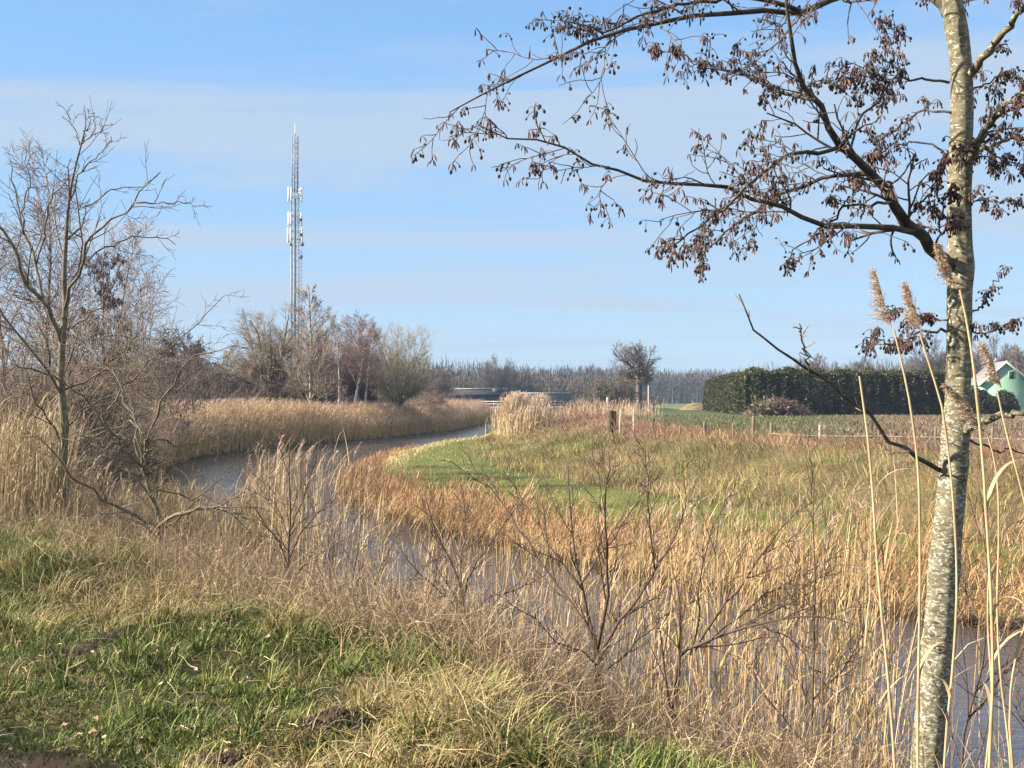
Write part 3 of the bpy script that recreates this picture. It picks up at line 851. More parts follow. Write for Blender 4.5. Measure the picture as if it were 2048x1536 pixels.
sapling('single dark upright stem among the reeds left of the alder trunk', [
    ([(1622, 1500), (1625, 1400), (1628, 1280), (1630, 1160), (1626, 1030), (1630, 950)], y, y, 7, 1.8), ([(1627, 1400), (1690, 1330), (1730, 1260)], y, y + .3, 3.6, 1.5),
    ([(1628, 1290), (1590, 1220), (1575, 1150)], y, y + .3, 3.4, 1.5)], 7, 96)
y = 6.0
sapling('leafless shrub right of the alder trunk against the water', [
    ([(1925, 1500), (1940, 1420), (1965, 1330), (1972, 1220), (1975, 1120), (1965, 1020), (1955, 960)], y, y, 8, 2),
    ([(1972, 1200), (1995, 1120), (2015, 1050), (2040, 990)], y, y + .3, 4.6, 1.6), ([(1970, 1260), (1935, 1180), (1920, 1100)], y, y + .3, 4, 1.5),
    ([(1935, 1440), (1990, 1370), (2040, 1310), (2090, 1260)], y, y - .2, 6, 2), ([(1960, 1340), (2000, 1290), (2045, 1200)], y, y + .3, 4, 1.5)], 5, 97)
y = 5.6
sapling('thin dark twigs low at the right edge over the water', [
    ([(2075, 1560), (2060, 1480), (2020, 1420), (1985, 1390)], y, y, 5, 1.8), ([(2060, 1500), (2040, 1420), (2010, 1350)], y, y + .2, 4, 1.5), ([(2070, 1520), (2075, 1420), (2060, 1300)], y, y + .2, 4, 1.5)], 4, 98)

# ---- the foreground alder
def alder_bark():
    m, nt, out = new_mat('alder_bark_with_pale_lichen')
    tc = nd(nt, 'ShaderNodeTexCoord')
    def noise(sc, scale, det, dist=0.0):
        mp = nd(nt, 'ShaderNodeMapping'); mp.inputs['Scale'].default_value = sc
        nt.links.new(tc.outputs['Object'], mp.inputs[0])
        n = nd(nt, 'ShaderNodeTexNoise', Scale=scale, Detail=det, Distortion=dist)
        nt.links.new(mp.outputs[0], n.inputs['Vector'])
        return n
    base = noise((20, 20, 34), 1.0, 6.0)
    r0 = nd(nt, 'ShaderNodeValToRGB')
    r0.color_ramp.elements[0].position = 0.3; r0.color_ramp.elements[0].color = (0.075, 0.064, 0.040, 1)
    r0.color_ramp.elements[1].position = 0.7; r0.color_ramp.elements[1].color = (0.19, 0.168, 0.105, 1)
    nt.links.new(base.outputs['Fac'], r0.inputs[0])
    # pale lichen blotches, wider than high, fewer up the trunk
    pat = noise((46, 46, 84), 1.0, 3.0, 0.7)
    sx = nd(nt, 'ShaderNodeSeparateXYZ'); nt.links.new(tc.outputs['Object'], sx.inputs[0])
    mr = nd(nt, 'ShaderNodeMapRange'); mr.inputs[1].default_value = 1.4; mr.inputs[2].default_value = 3.6
    mr.inputs[3].default_value = -0.02; mr.inputs[4].default_value = -0.07
    nt.links.new(sx.outputs['Z'], mr.inputs[0])
    ad = nd(nt, 'ShaderNodeMath', operation='ADD'); nt.links.new(pat.outputs['Fac'], ad.inputs[0]); nt.links.new(mr.outputs[0], ad.inputs[1])
    r1 = nd(nt, 'ShaderNodeValToRGB')
    r1.color_ramp.elements[0].position = 0.515; r1.color_ramp.elements[0].color = (0, 0, 0, 1)
    r1.color_ramp.elements[1].position = 0.56; r1.color_ramp.elements[1].color = (1, 1, 1, 1)
    nt.links.new(ad.outputs[0], r1.inputs[0])
    mx = nd(nt, 'ShaderNodeMixRGB'); mx.inputs[2].default_value = (0.34, 0.33, 0.27, 1)
    nt.links.new(r1.outputs[0], mx.inputs[0]); nt.links.new(r0.outputs[0], mx.inputs[1])
    # dark lenticels
    len_ = noise((9, 9, 120), 1.0, 2.0)
    r2 = nd(nt, 'ShaderNodeValToRGB')
    r2.color_ramp.elements[0].position = 0.30; r2.color_ramp.elements[0].color = (0.35, 0.35, 0.35, 1)
    r2.color_ramp.elements[1].position = 0.38; r2.color_ramp.elements[1].color = (1, 1, 1, 1)
    nt.links.new(len_.outputs['Fac'], r2.inputs[0])
    mu = nd(nt, 'ShaderNodeMixRGB', blend_type='MULTIPLY'); mu.inputs[0].default_value = 1
    nt.links.new(mx.outputs[0], mu.inputs[1]); nt.links.new(r2.outputs[0], mu.inputs[2])
    p = nd(nt, 'ShaderNodeBsdfPrincipled', Roughness=0.8)
    p.inputs['Specular IOR Level'].default_value = 0.25
    nt.links.new(mu.outputs[0], p.inputs['Base Color'])
    b = nd(nt, 'ShaderNodeBump', Strength=0.6, Distance=0.01)
    nt.links.new(base.outputs['Fac'], b.inputs['Height']); nt.links.new(b.outputs[0], p.inputs['Normal'])
    nt.links.new(p.outputs[0], out.inputs[0])
    return m


M['alder'] = alder_bark()
M['limb'] = ramp_mat('dark_alder_limb', [(0.3, (0.028, 0.024, 0.018)), (0.55, (0.07, 0.058, 0.042)), (0.78, (0.16, 0.145, 0.10))], (18, 18, 30), 5, 0.85, 0.5, 0.006)
rs = np.random.default_rng(3)
ya = 5.2
gz = float(TZ([(1850 - 1024) * ya / F], [ya])[0])
vb = HV + (CZ - gz + 0.12) * F / ya
base = at(1846, vb, ya)
alder = empty('alder_tree', tuple(base), 'tall grey alder in the right foreground, white blotched trunk, branches hung with catkins', 'tree')
tp = [(1846, vb), (1854, 1536), (1862, 1450), (1868, 1380), (1878, 1290), (1884, 1200), (1892, 1100), (1902, 1000), (1910, 900), (1916, 800), (1918, 700), (1919, 600), (1920, 520), (1919, 430), (1920, 330), (1924, 220), (1921, 120), (1910, 40), (1902, -40), (1896, -250), (1902, -500), (1896, -800), (1900, -1100), (1897, -1350)]
tw = np.interp([p_[1] for p_ in tp], [-1350, -700, 0, 330, 520, 800, 960, 1200, 1536, vb], [6, 23, 39, 43, 47, 49, 52, 58, 64, 84])
P = np.array([at(u, v, ya + 0.0 * v) for u, v in tp]) - base
Pt = resample(np.concatenate([P, (tw * 0.5 * ya / F)[:, None]], 1), 150)
S = 28
V, Q = tubes(Pt[None, :, :3], Pt[None, :, 3], S)
ax = np.repeat(Pt[:, :3], S, 0)
dv = V - ax
an = np.arctan2(dv[:, 1], dv[:, 0]); zz = ax[:, 2]
bumpf = 1 + 0.07 * (vnoise(an * 2.0, zz, 0.6, 41) - 0.5) + 0.12 * (vnoise(np.cos(an) + zz * 0.3, zz + np.sin(an), 0.35, 42) - 0.5)
# swellings below the main limbs and at old branch scars
for (u0, v0, amp) in ((1915, 535, 0.16), (1925, 930, 0.10), (1880, 1290, 0.08), (1900, 1135, 0.10), (1925, 860, 0.12), (1915, 60, 0.1), (1925, 330, 0.1)):
    z0 = at(u0, v0, ya)[2] - base[2]
    bumpf = bumpf + amp * np.exp(-((zz - z0) / 0.06) ** 2)
V = ax + dv * bumpf[:, None]
mb = MB(); mb.add(V, [Q])
mb.build('trunk', M['alder'], alder, True)
# eye shaped branch scars
for (u0, v0, ang0, s) in ((1872, 1293, -0.35, 0.026), (1915, 965, 0.15, 0.022)):
    k = np.argmin(np.abs(Pt[:, 2] - (at(u0, v0, ya)[2] - base[2])))
    c, r = Pt[k, :3], Pt[k, 3] * 1.06
    d = np.array([math.sin(ang0), -math.cos(ang0), 0]); e = np.array([math.cos(ang0), math.sin(ang0), 0]); up = np.array([0, 0, 1.0])
    th = np.linspace(0, 2 * PI, 15)
    ring = np.array([c + d * (r * 1.0 - 0.25 * s * abs(math.cos(q)) ** 2 * 1.2) + e * s * math.cos(q) + up * s * 0.62 * math.sin(q) for q in th])
    mb = MB(); mb.tube(ring, s * 0.17, 6)
    mb.tube([c + d * (r - s * 0.5), c + d * (r + s * 0.05)], [s * 0.5, s * 0.34], 9)
    mb.build('branch_scar', M['limb'], alder, True)
AL = [  # limbs of the alder: pixel line, depth at start and end, width at start and end
    ([(1912, 545), (1880, 510), (1855, 487), (1828, 462), (1800, 425), (1778, 390), (1752, 360), (1700, 312), (1672, 285), (1650, 235), (1625, 180), (1597, 130), (1580, 60), (1572, -20), (1560, -90)], 5.2, 4.3, 27, 4),
    ([(1828, 465), (1795, 457), (1760, 452), (1700, 450), (1650, 444), (1600, 430), (1540, 409), (1470, 385), (1380, 370), (1320, 360), (1250, 345), (1170, 318), (1110, 288), (1050, 278), (1000, 270), (962, 255)], 4.95, 4.2, 13, 2.6),
    ([(1905, -300), (1850, -160), (1760, -50), (1660, 5), (1600, 22), (1500, 28), (1420, 24), (1350, 36), (1270, 52), (1200, 72), (1120, 112), (1050, 150), (970, 185), (900, 222)], 5.2, 4.4, 19, 2.6),
    ([(1600, 22), (1500, -5), (1410, 4), (1340, 14), (1270, 40), (1200, 60), (1120, 40)], 4.9, 4.6, 10, 2.5),
    ([(1632, 200), (1600, 195), (1560, 180), (1510, 158), (1450, 138), (1400, 124), (1350, 106), (1310, 110)], 4.55, 5.0, 9, 2.5),
    ([(1676, 295), (1640, 305), (1600, 310), (1555, 322), (1500, 365), (1450, 410), (1390, 460), (1340, 495), (1320, 500)], 4.7, 4.2, 10, 2.5),
    ([(1742, 350), (1690, 352), (1640, 362), (1590, 376), (1540, 400), (1480, 440), (1430, 480), (1395, 540)], 4.8, 5.2, 9, 2.5),
    ([(1785, 405), (1740, 408), (1690, 412), (1665, 440), (1630, 465), (1590, 500), (1568, 525)], 4.85, 5.1, 7, 2),
    ([(1930, 335), (1945, 300), (1965, 270), (2000, 222), (2048, 187), (2110, 150)], 5.2, 4.6, 18, 8),
    ([(1930, 160), (1965, 118), (2010, 60), (2050, 12), (2110, -50)], 5.2, 4.7, 18, 9),
    ([(1922, 340), (1950, 312), (1985, 290), (2020, 281), (2090, 281)], 5.2, 5.6, 13, 5),
    ([(1912, 70), (1900, 30), (1880, 5), (1840, -40), (1780, -120), (1700, -220)], 5.2, 5.6, 26, 8),
    ([(1925, 870), (1945, 848), (1985, 838), (2030, 828), (2100, 795)], 5.2, 4.7, 20, 8),
    ([(1882, 942), (1850, 922), (1820, 903), (1770, 862), (1720, 815), (1680, 780), (1630, 745), (1570, 712), (1530, 680), (1502, 640), (1480, 594)], 5.2, 4.9, 10, 3),
    ([(1900, 320), (1870, 288), (1830, 285), (1785, 292), (1745, 318), (1712, 360)], 5.2, 5.5, 5, 2),
    ([(1902, 225), (1860, 222), (1815, 240), (1765, 275), (1730, 330), (1715, 350)], 5.2, 5.6, 5.5, 2),
    ([(1898, 165), (1850, 158), (1790, 160), (1740, 150), (1690, 155), (1640, 168)], 5.1, 4.7, 5.5, 2),
    ([(1900, 660), (1870, 662), (1840, 668), (1805, 685), (1770, 685), (1735, 676)], 5.15, 4.8, 6, 2.2),
    ([(1895, 640), (1860, 640), (1830, 628), (1790, 622)], 5.1, 5.4, 4.6, 2),
    ([(1930, 640), (1965, 610), (1985, 580), (2000, 545)], 5.2, 5.4, 5, 2),
    ([(1935, 660), (1970, 668), (2005, 655), (2030, 640)], 5.2, 5.0, 4.6, 2),
    ([(1620, 745), (1608, 700), (1598, 650)], 5.0, 4.9, 5, 3), ([(1940, 880), (1990, 905), (2030, 900), (2080, 920)], 5.2, 5.5, 5, 2),
    ([(1820, 905), (1780, 900), (1750, 880), (1720, 878)], 5.1, 5.3, 4.6, 2),
    ([(1700, 312), (1712, 260), (1752, 200), (1790, 150), (1800, 90), (1778, 40)], 4.75, 5.0, 6, 2),
    ([(1810, 440), (1850, 400), (1880, 350), (1890, 310)], 4.95, 4.7, 5, 2), ([(1870, 500), (1880, 450), (1890, 400), (1915, 380)], 5.1, 4.8, 5, 2),
    ([(1925, 420), (1960, 400), (2000, 405), (2030, 400)], 5.2, 5.0, 5, 2), ([(1930, 270), (1975, 300), (2020, 330), (2050, 335)], 5.2, 4.9, 5, 2),
    ([(1928, 190), (1970, 170), (2010, 150), (2060, 160)], 5.2, 5.4, 5, 2),
]
LP, LR = [], []
for l in AL:
    P, R = line3(*l, 18, base)
    P = P + rs.normal(0, 0.008, P.shape) * np.minimum(np.linspace(0, 5, 18), 1)[:, None]
    LP.append(P); LR.append(R)
    mb = MB(); mb.tube(P, R, 8 if l[3] > 12 else 6)
    light = l[0][-1][0] > 2040 and l[3] > 7
    mb.build('branch', M['alder'] if light else M['limb'], alder, True)
LP, LR = np.array(LP), np.array(LR)
bearing = np.array([l[0][-1][1] < 700 or l[0][-1][0] > 1990 for l in AL])
bearing[12] = bearing[13] = bearing[21] = bearing[22] = bearing[23] = False
cb = MB()
ctw = (0.105, 0.078, 0.062)
big = np.array([l[3] > 8.0 for l in AL])
L0, R0 = LP[bearing], LR[bearing]
len_l = np.linalg.norm(np.diff(L0, axis=1), axis=2).sum(1)
a, ar = kids(rs, L0, R0, 17, 0.18, 1.0, 0.75, 0.22, 7, 0.05, 0.40, 0.4, 0.0025, 0.5, 0.58, planar=0.6)
k = rs.random(len(a)) < np.repeat(np.clip(len_l / 1.2, 0.25, 1), 17)
a, ar = a[k], ar[k]
add_twigs(cb, a, ar, ctw, rs, 5)
b_, br = kids(rs, a, ar, 7, 0.2, 1.0, 0.8, 0.42, 5, 0.0, 0.45, 0.7, 0.0021, 0.6, 0.3)
add_twigs(cb, b_, br, ctw, rs, 4)
l13 = (LP[[13, 21]], LR[[13, 21]])       # bare lower branch with short spurs
sp, spr = kids(rs, *l13, 9, 0.3, 1.0, 0.8, 0.05, 4, 0.3, 0.2, 0.6, 0.0035, 0.6, 0.3, absl=0.07)
add_twigs(cb, sp, spr, (0.20, 0.15, 0.11), rs, 5)
# catkins hang in bunches at the twig ends, cones sit beside them on short stalks
tips = np.concatenate([b_[:, -1], b_[:, 3], a[:, -1], L0[:, -1]])
tips = tips[rs.random(len(tips)) < 0.55]
catk, cone = MB(), MB()
n_ = len(tips)
isc = rs.random(n_) < 0.60
ct = tips[isc]; ct = np.repeat(ct, rs.integers(2, 5, len(ct)), 0)
hang = walk(ct, np.stack([rs.normal(0, 0.55, len(ct)), rs.normal(0, 0.55, len(ct)), -0.6 + 0 * ct[:, 0]], 1), rs.uniform(0.024, 0.047, len(ct)), 7, -2.0, 0.15, rs)
pr = np.array([0.16, 0.22, 0.75, 1.0, 1.0, 0.9, 0.4])
V, Q = tubes(hang, 0.0030 * pr[None] * rs.uniform(0.8, 1.15, (len(ct), 1)), 6)
cc = pick([(0.125, 0.066, 0.058), (0.095, 0.055, 0.05), (0.17, 0.085, 0.065), (0.07, 0.048, 0.042)], [3, 3, 1.2, 2], len(ct))
catk.add(V, [Q], np.repeat(cc, 42, 0))
cn = tips[~isc]; cn = np.repeat(cn, rs.integers(2, 5, len(cn)), 0)
stalk = walk(cn, rs.normal(0, 1, (len(cn), 3)) + np.array([0, 0, -0.4]), rs.uniform(0.015, 0.045, len(cn)), 4, -1.2, 0.2, rs)
V, Q = tubes(stalk, np.full((len(cn), 4), 0.0013), 4); cb.add(V, [Q], np.array(ctw))
e = stalk[:, -1]; dn = norm(stalk[:, -1] - stalk[:, -2] + np.array([0, 0, -0.01]))
ln_ = rs.uniform(0.010, 0.018, len(cn))
t5 = np.linspace(0, 1, 6)
Pc = e[:, None] + dn[:, None] * (ln_[:, None] * t5[None])[..., None]
V, Q = tubes(Pc, ln_[:, None] * 0.40 * np.array([0.35, 0.85, 1.0, 0.95, 0.65, 0.2])[None], 6)
cone.add(V, [Q], np.repeat(pick([(0.045, 0.035, 0.03), (0.06, 0.045, 0.035)], [1, 1], len(cn)), 36, 0))
cb.build('crown', M['twig'], alder)
M['catkin'] = attr_mat('catkin_scales', 0.85, 0.0, 0.35, 300, spec=0.2)
catk.build('catkins', M['catkin'], alder, True)
cone.build('cones', M['catkin'], alder, True)

# ------------------------------------------------------------------ reeds
STRAW = [(0.48, 0.345, 0.17), (0.40, 0.275, 0.13), (0.53, 0.40, 0.22), (0.29, 0.19, 0.09)]
RUST = [(0.31, 0.155, 0.07), (0.38, 0.215, 0.105), (0.21, 0.10, 0.05), (0.44, 0.285, 0.15)]


def plume_ribbons(mb, top, az, L, n, w, rs, col):
    """feathery head: short strands off a nodding axis, all swept to one side"""
    N = len(top)
    ax = blade_paths(top, L, az, np.full(N, 0.15), np.full(N, 0.9), 5)
    i = rs.integers(0, 4, (N, n)); fr = rs.random((N, n, 1))
    r = np.arange(N)[:, None]
    b = (ax[r, i] * (1 - fr) + ax[r, i + 1] * fr).reshape(-1, 3)
    aa = np.repeat(az, n) + rs.normal(0, 0.9, N * n)
    ll = np.repeat(L, n) * rs.uniform(0.25, 0.5, N * n) * (1.1 - 0.7 * ((i + fr[..., 0]) / 4).ravel())
    c = np.repeat(col, n, 0) * rs.uniform(0.8, 1.2, (N * n, 1))
    blades(mb, b, ll, aa, rs.uniform(0.2, 0.9, N * n), rs.uniform(1.0, 1.9, N * n), np.full(N * n, w), c, 3, 0.25)
    V, Q = ribbons(ax, np.full((N, 5), w * 0.8), np.tile([[1.0, 0, 0]], (N, 1)))
    mb.add(V, [Q], np.repeat(col, 10, 0))


def reeds(mb, pm, x, y, h, w, wl, nleaf, pal, pw, pplume, wp, rs, lean=0.10, plen=0.2, np_=14, lfl=0.32, leafdroop=1.3, waz=0.3, pcol=((0.54, 0.40, 0.31), (0.46, 0.33, 0.245))):
    n = len(x)
    base = np.stack([x, y, np.maximum(TZ(x, y), -0.25) - 0.04], 1)
    az = rs.normal(waz, 1.3, n)
    c = pick(pal, pw, n)
    th = np.abs(rs.normal(0, lean, n))
    P = blades(mb, base, h, az, th, th + np.abs(rs.normal(0, lean * 1.6, n)), w * rs.uniform(0.7, 1.3, n), c, 5, 0.45, spin=1.5)
    for q in range(nleaf):
        f = rs.uniform(0.25, 0.97, n) * 4
        i = np.minimum(f.astype(int), 3); fr = (f - i)[:, None]
        r = np.arange(n)
        b = P[r, i] * (1 - fr) + P[r, i + 1] * fr
        la = rs.normal(waz, 1.6, n)
        blades(mb, b, h * lfl * rs.uniform(0.5, 1.2, n) * 0.6 + 0.12, la, rs.uniform(0.15, 0.6, n), rs.uniform(0.6, leafdroop + 0.8, n), wl * rs.uniform(0.6, 1.3, n), pick(pal, pw, n), 4, 0.1)
    k = rs.random(n) < pplume
    if k.any():
        plume_ribbons(pm, P[k, -1], rs.normal(waz, 0.5, k.sum()), plen * rs.uniform(0.7, 1.2, k.sum()), np_, wp, rs, pick(pcol, [1] * len(pcol), k.sum()))
    return P


def scatter(n, x0, x1, y0, y1):
    return rng.uniform(x0, x1, n), rng.uniform(y0, y1, n)


def stuff(mb, name, mat, label, cat):
    o = mb.build(name, mat)
    return tag(o, label, cat, kind='stuff')


rs = np.random.default_rng(77)
# big bed along the far left bank
mb, pm = MB(), MB()
x, y = [], []
n = 420000
cx, cy = scatter(n, -34, 1, 38, 160)
_, d, le, wa, _ = terrain(cx, cy, True)
depth = 7.0 + 5 * (vnoise(cx, cy, 8, 12) - 0.3)
k = le & ~wa & (d < depth) & (d > 0.05)
cx, cy, d = cx[k], cy[k], d[k]
keep = rs.random(len(cx)) < np.clip(np.where(d < 2.2, 1.0, 0.42) * (0.5 + 0.6 * vnoise(cx, cy, 1.6, 13)), 0, 1)
cx, cy, d = cx[keep], cy[keep], d[keep]
hh = (1.30 + 0.72 * sstep(0, 2.6, d)) * rs.uniform(0.8, 1.10, len(cx)) * (0.86 + 0.26 * vnoise(cx, cy, 5, 14)) * (1 - 0.12 * sstep(75, 95, cy) * sstep(125, 105, cy))
reeds(mb, pm, cx, cy, hh, np.full(len(cx), 0.022), 0.026, 3, [(0.48, 0.335, 0.155), (0.40, 0.265, 0.12), (0.54, 0.40, 0.21), (0.30, 0.19, 0.09)], [3, 3, 2.4, 1.2], 0.35, 0.03, rs, lean=0.14, plen=0.30, np_=5, waz=0.0)
stuff(mb, 'reed_bed', M['reed'], 'tall golden brown reed bed along the far left bank of the river', 'reeds')
stuff(pm, 'reed_plumes', M['plume'], 'pale feathery heads topping the far left reed bed', 'reeds')

# tall pale clump on the right bank at the far bend
mb, pm = MB(), MB()
for (u, yy, nn, rr, h0) in ((1025, 74, 900, 1.05, 2.75), (1072, 78, 620, 0.75, 2.35), (1050, 72, 500, 1.3, 1.7)):
    x0 = (u - 1024) * yy / F
    cx = x0 + rs.normal(0, rr * 0.55, nn); cy = yy + rs.normal(0, 1.0, nn)
    reeds(mb, pm, cx, cy, h0 * rs.uniform(0.72, 1.05, nn) * np.exp(-((cx - x0) / (rr * 2.2)) ** 2), np.full(nn, 0.026), 0.03, 3, [(0.50, 0.37, 0.20), (0.42, 0.30, 0.16), (0.56, 0.44, 0.27)], [2, 2, 1.5], 0.6, 0.035, rs, lean=0.10, plen=0.34, np_=8)
pm.V and mb.add(np.concatenate(pm.V), [np.concatenate(f) for f in pm.Fs.values()], np.concatenate(pm.col))
tag(mb.build('reed_clump', M['reed']), 'tall pale straw coloured clump of reeds at the far bend of the river', 'reeds')

# thin line of stalks before the bridge
mb, pm = MB(), MB()
cx, cy = scatter(900, 2.0, 13, 92, 118)
cx = cx * 1.0
reeds(mb, pm, cx, cy, rs.uniform(0.6, 1.5, 900), np.full(900, 0.03), 0.03, 2, [(0.44, 0.32, 0.2), (0.40, 0.26, 0.17), (0.34, 0.22, 0.15)], [2, 2, 1], 0.25, 0.03, rs, plen=0.3, np_=5)
pm.V and mb.add(np.concatenate(pm.V), [np.concatenate(f) for f in pm.Fs.values()], np.concatenate(pm.col))
stuff(mb, 'dry_reeds', M['reed'], 'scattered pinkish dry reeds before the bridge at the end of the river', 'reeds')

# rusty fringe along the right bank
mb, pm = MB(), MB()
n = 130000
cx, cy = scatter(n, -8, 15, 10.5, 60)
_, d, le, wa, s_ = terrain(cx, cy, True)
sd = np.where(wa, -d, d)
wid = 1.0 + 0.5 * (vnoise(cx, cy, 2.5, 15) - 0.5) - 0.62 * sstep(36, 46, cy)
k = ~le & (sd > -0.25) & (sd < wid + 0.1)
cx, cy, sd = cx[k], cy[k], sd[k]
keep = rs.random(len(cx)) < 0.85 * (0.55 + 0.6 * vnoise(cx, cy, 0.7, 16))
cx, cy, sd = cx[keep], cy[keep], sd[keep]
hh = rs.uniform(0.45, 0.98, len(cx)) * (0.75 + 0.4 * vnoise(cx, cy, 1.5, 17)) * (1 - 0.45 * sstep(30, 45, cy))
reeds(mb, pm, cx, cy, hh, np.full(len(cx), 0.010), 0.013, 3, RUST, [2.4, 3, 1.4, 2.6], 0.015, 0.012, rs, lean=0.28, plen=0.15, np_=8, lfl=0.6, leafdroop=1.6)
pm.V and mb.add(np.concatenate(pm.V), [np.concatenate(f) for f in pm.Fs.values()], np.concatenate(pm.col))
stuff(mb, 'sedge_fringe', M['reed'], 'rusty brown sedge fringe leaning over the water along the right bank', 'sedge')

# thin stand in the shallows of the near bank
mb, pm = MB(), MB()
n = 46000
cx, cy = scatter(n, -9, 8, 5.5, 26)
_, d, le, wa, _ = terrain(cx, cy, True)
sd = np.where(wa, -d, d)
nn_ = vnoise(cx, cy, 1.1, 18)
u_ = 1024 + F * cx / cy
k = le & (sd > -1.6 - 1.2 * sstep(15, 9, cy)) & (sd < 1.3)
k &= rs.random(n) < np.clip(1.6 * (nn_ - 0.30), 0.06, 1) * np.where(u_ > 1780, 0.18, np.where(u_ > 1150, 1.05, np.where(u_ < 740, 1.15, 1.6))) * np.where((u_ > 700) & (u_ < 900), 0.75, 1)
cx, cy, sd, u_ = cx[k], cy[k], sd[k], u_[k]
vt = np.interp(u_, [0, 130, 260, 330, 480, 520, 700, 760, 900, 1150, 1250, 1380, 1700, 1800, 2100], [880, 910, 975, 965, 975, 905, 915, 1000, 1075, 1105, 1070, 1000, 1010, 1100, 1180])
ztop = CZ - cy * (vt - HV) / F
zb = np.maximum(TZ(cx, cy), -0.25)
hh = np.clip((ztop - zb) * (1.06 - 0.62 * rs.random(len(cx)) ** 1.3), 0.5, 2.6)
reeds(mb, pm, cx, cy, hh, np.full(len(cx), 0.0056), 0.0085, 2, STRAW + [(0.24, 0.155, 0.09)], [2.4, 3, 1.6, 2.6, 2], 0.0, 0.006, rs, lean=0.08, lfl=0.3)
# standing ripe reeds with plumes in the same stand
k = rs.random(len(cx)) < np.where((u_ > 480) & (u_ < 740), 0.13, np.where((u_ > 1280) & (u_ < 1760), 0.09, 0.006))
reeds(mb, pm, cx[k] + rs.normal(0, .05, k.sum()), cy[k], np.clip((ztop - zb)[k] * rs.uniform(0.78, 1.02, k.sum()), 0.6, 2.5), np.full(k.sum(), 0.007), 0.009, 2, STRAW, [3, 3, 2, 1], 1.0, 0.0055, rs, lean=0.05, plen=0.20, np_=24)
stuff(mb, 'reed_stand', M['reed'], 'thin straw coloured reeds standing in the shallows of the near bank', 'reeds')
stuff(pm, 'reed_plumes', M['plume'], 'pinkish feathery heads on the reeds of the near bank', 'reeds')

# dense pale stems at the left edge
mb, pm = MB(), MB()
n = 2600
cy = rs.uniform(13.5, 20, n); uu = np.concatenate([rs.uniform(-60, 130, 1600), rs.uniform(130, 330, n - 1600)])
cx = (uu - 1024) * cy / F
hh = np.where(uu < 130, 1.5, 0.8) * rs.uniform(0.5, 1.05, n)
reeds(mb, pm, cx, cy, hh, np.full(n, 0.010), 0.012, 2, [(0.44, 0.34, 0.19), (0.36, 0.27, 0.15), (0.28, 0.2, 0.11)], [3, 3, 2], 0.05, 0.008, rs, lean=0.10, plen=0.18, np_=12)
pm.V and mb.add(np.concatenate(pm.V), [np.concatenate(f) for f in pm.Fs.values()], np.concatenate(pm.col))
stuff(mb, 'pale_reeds', M['reed'], 'dense pale upright reed stems at the left edge under the thicket', 'reeds')


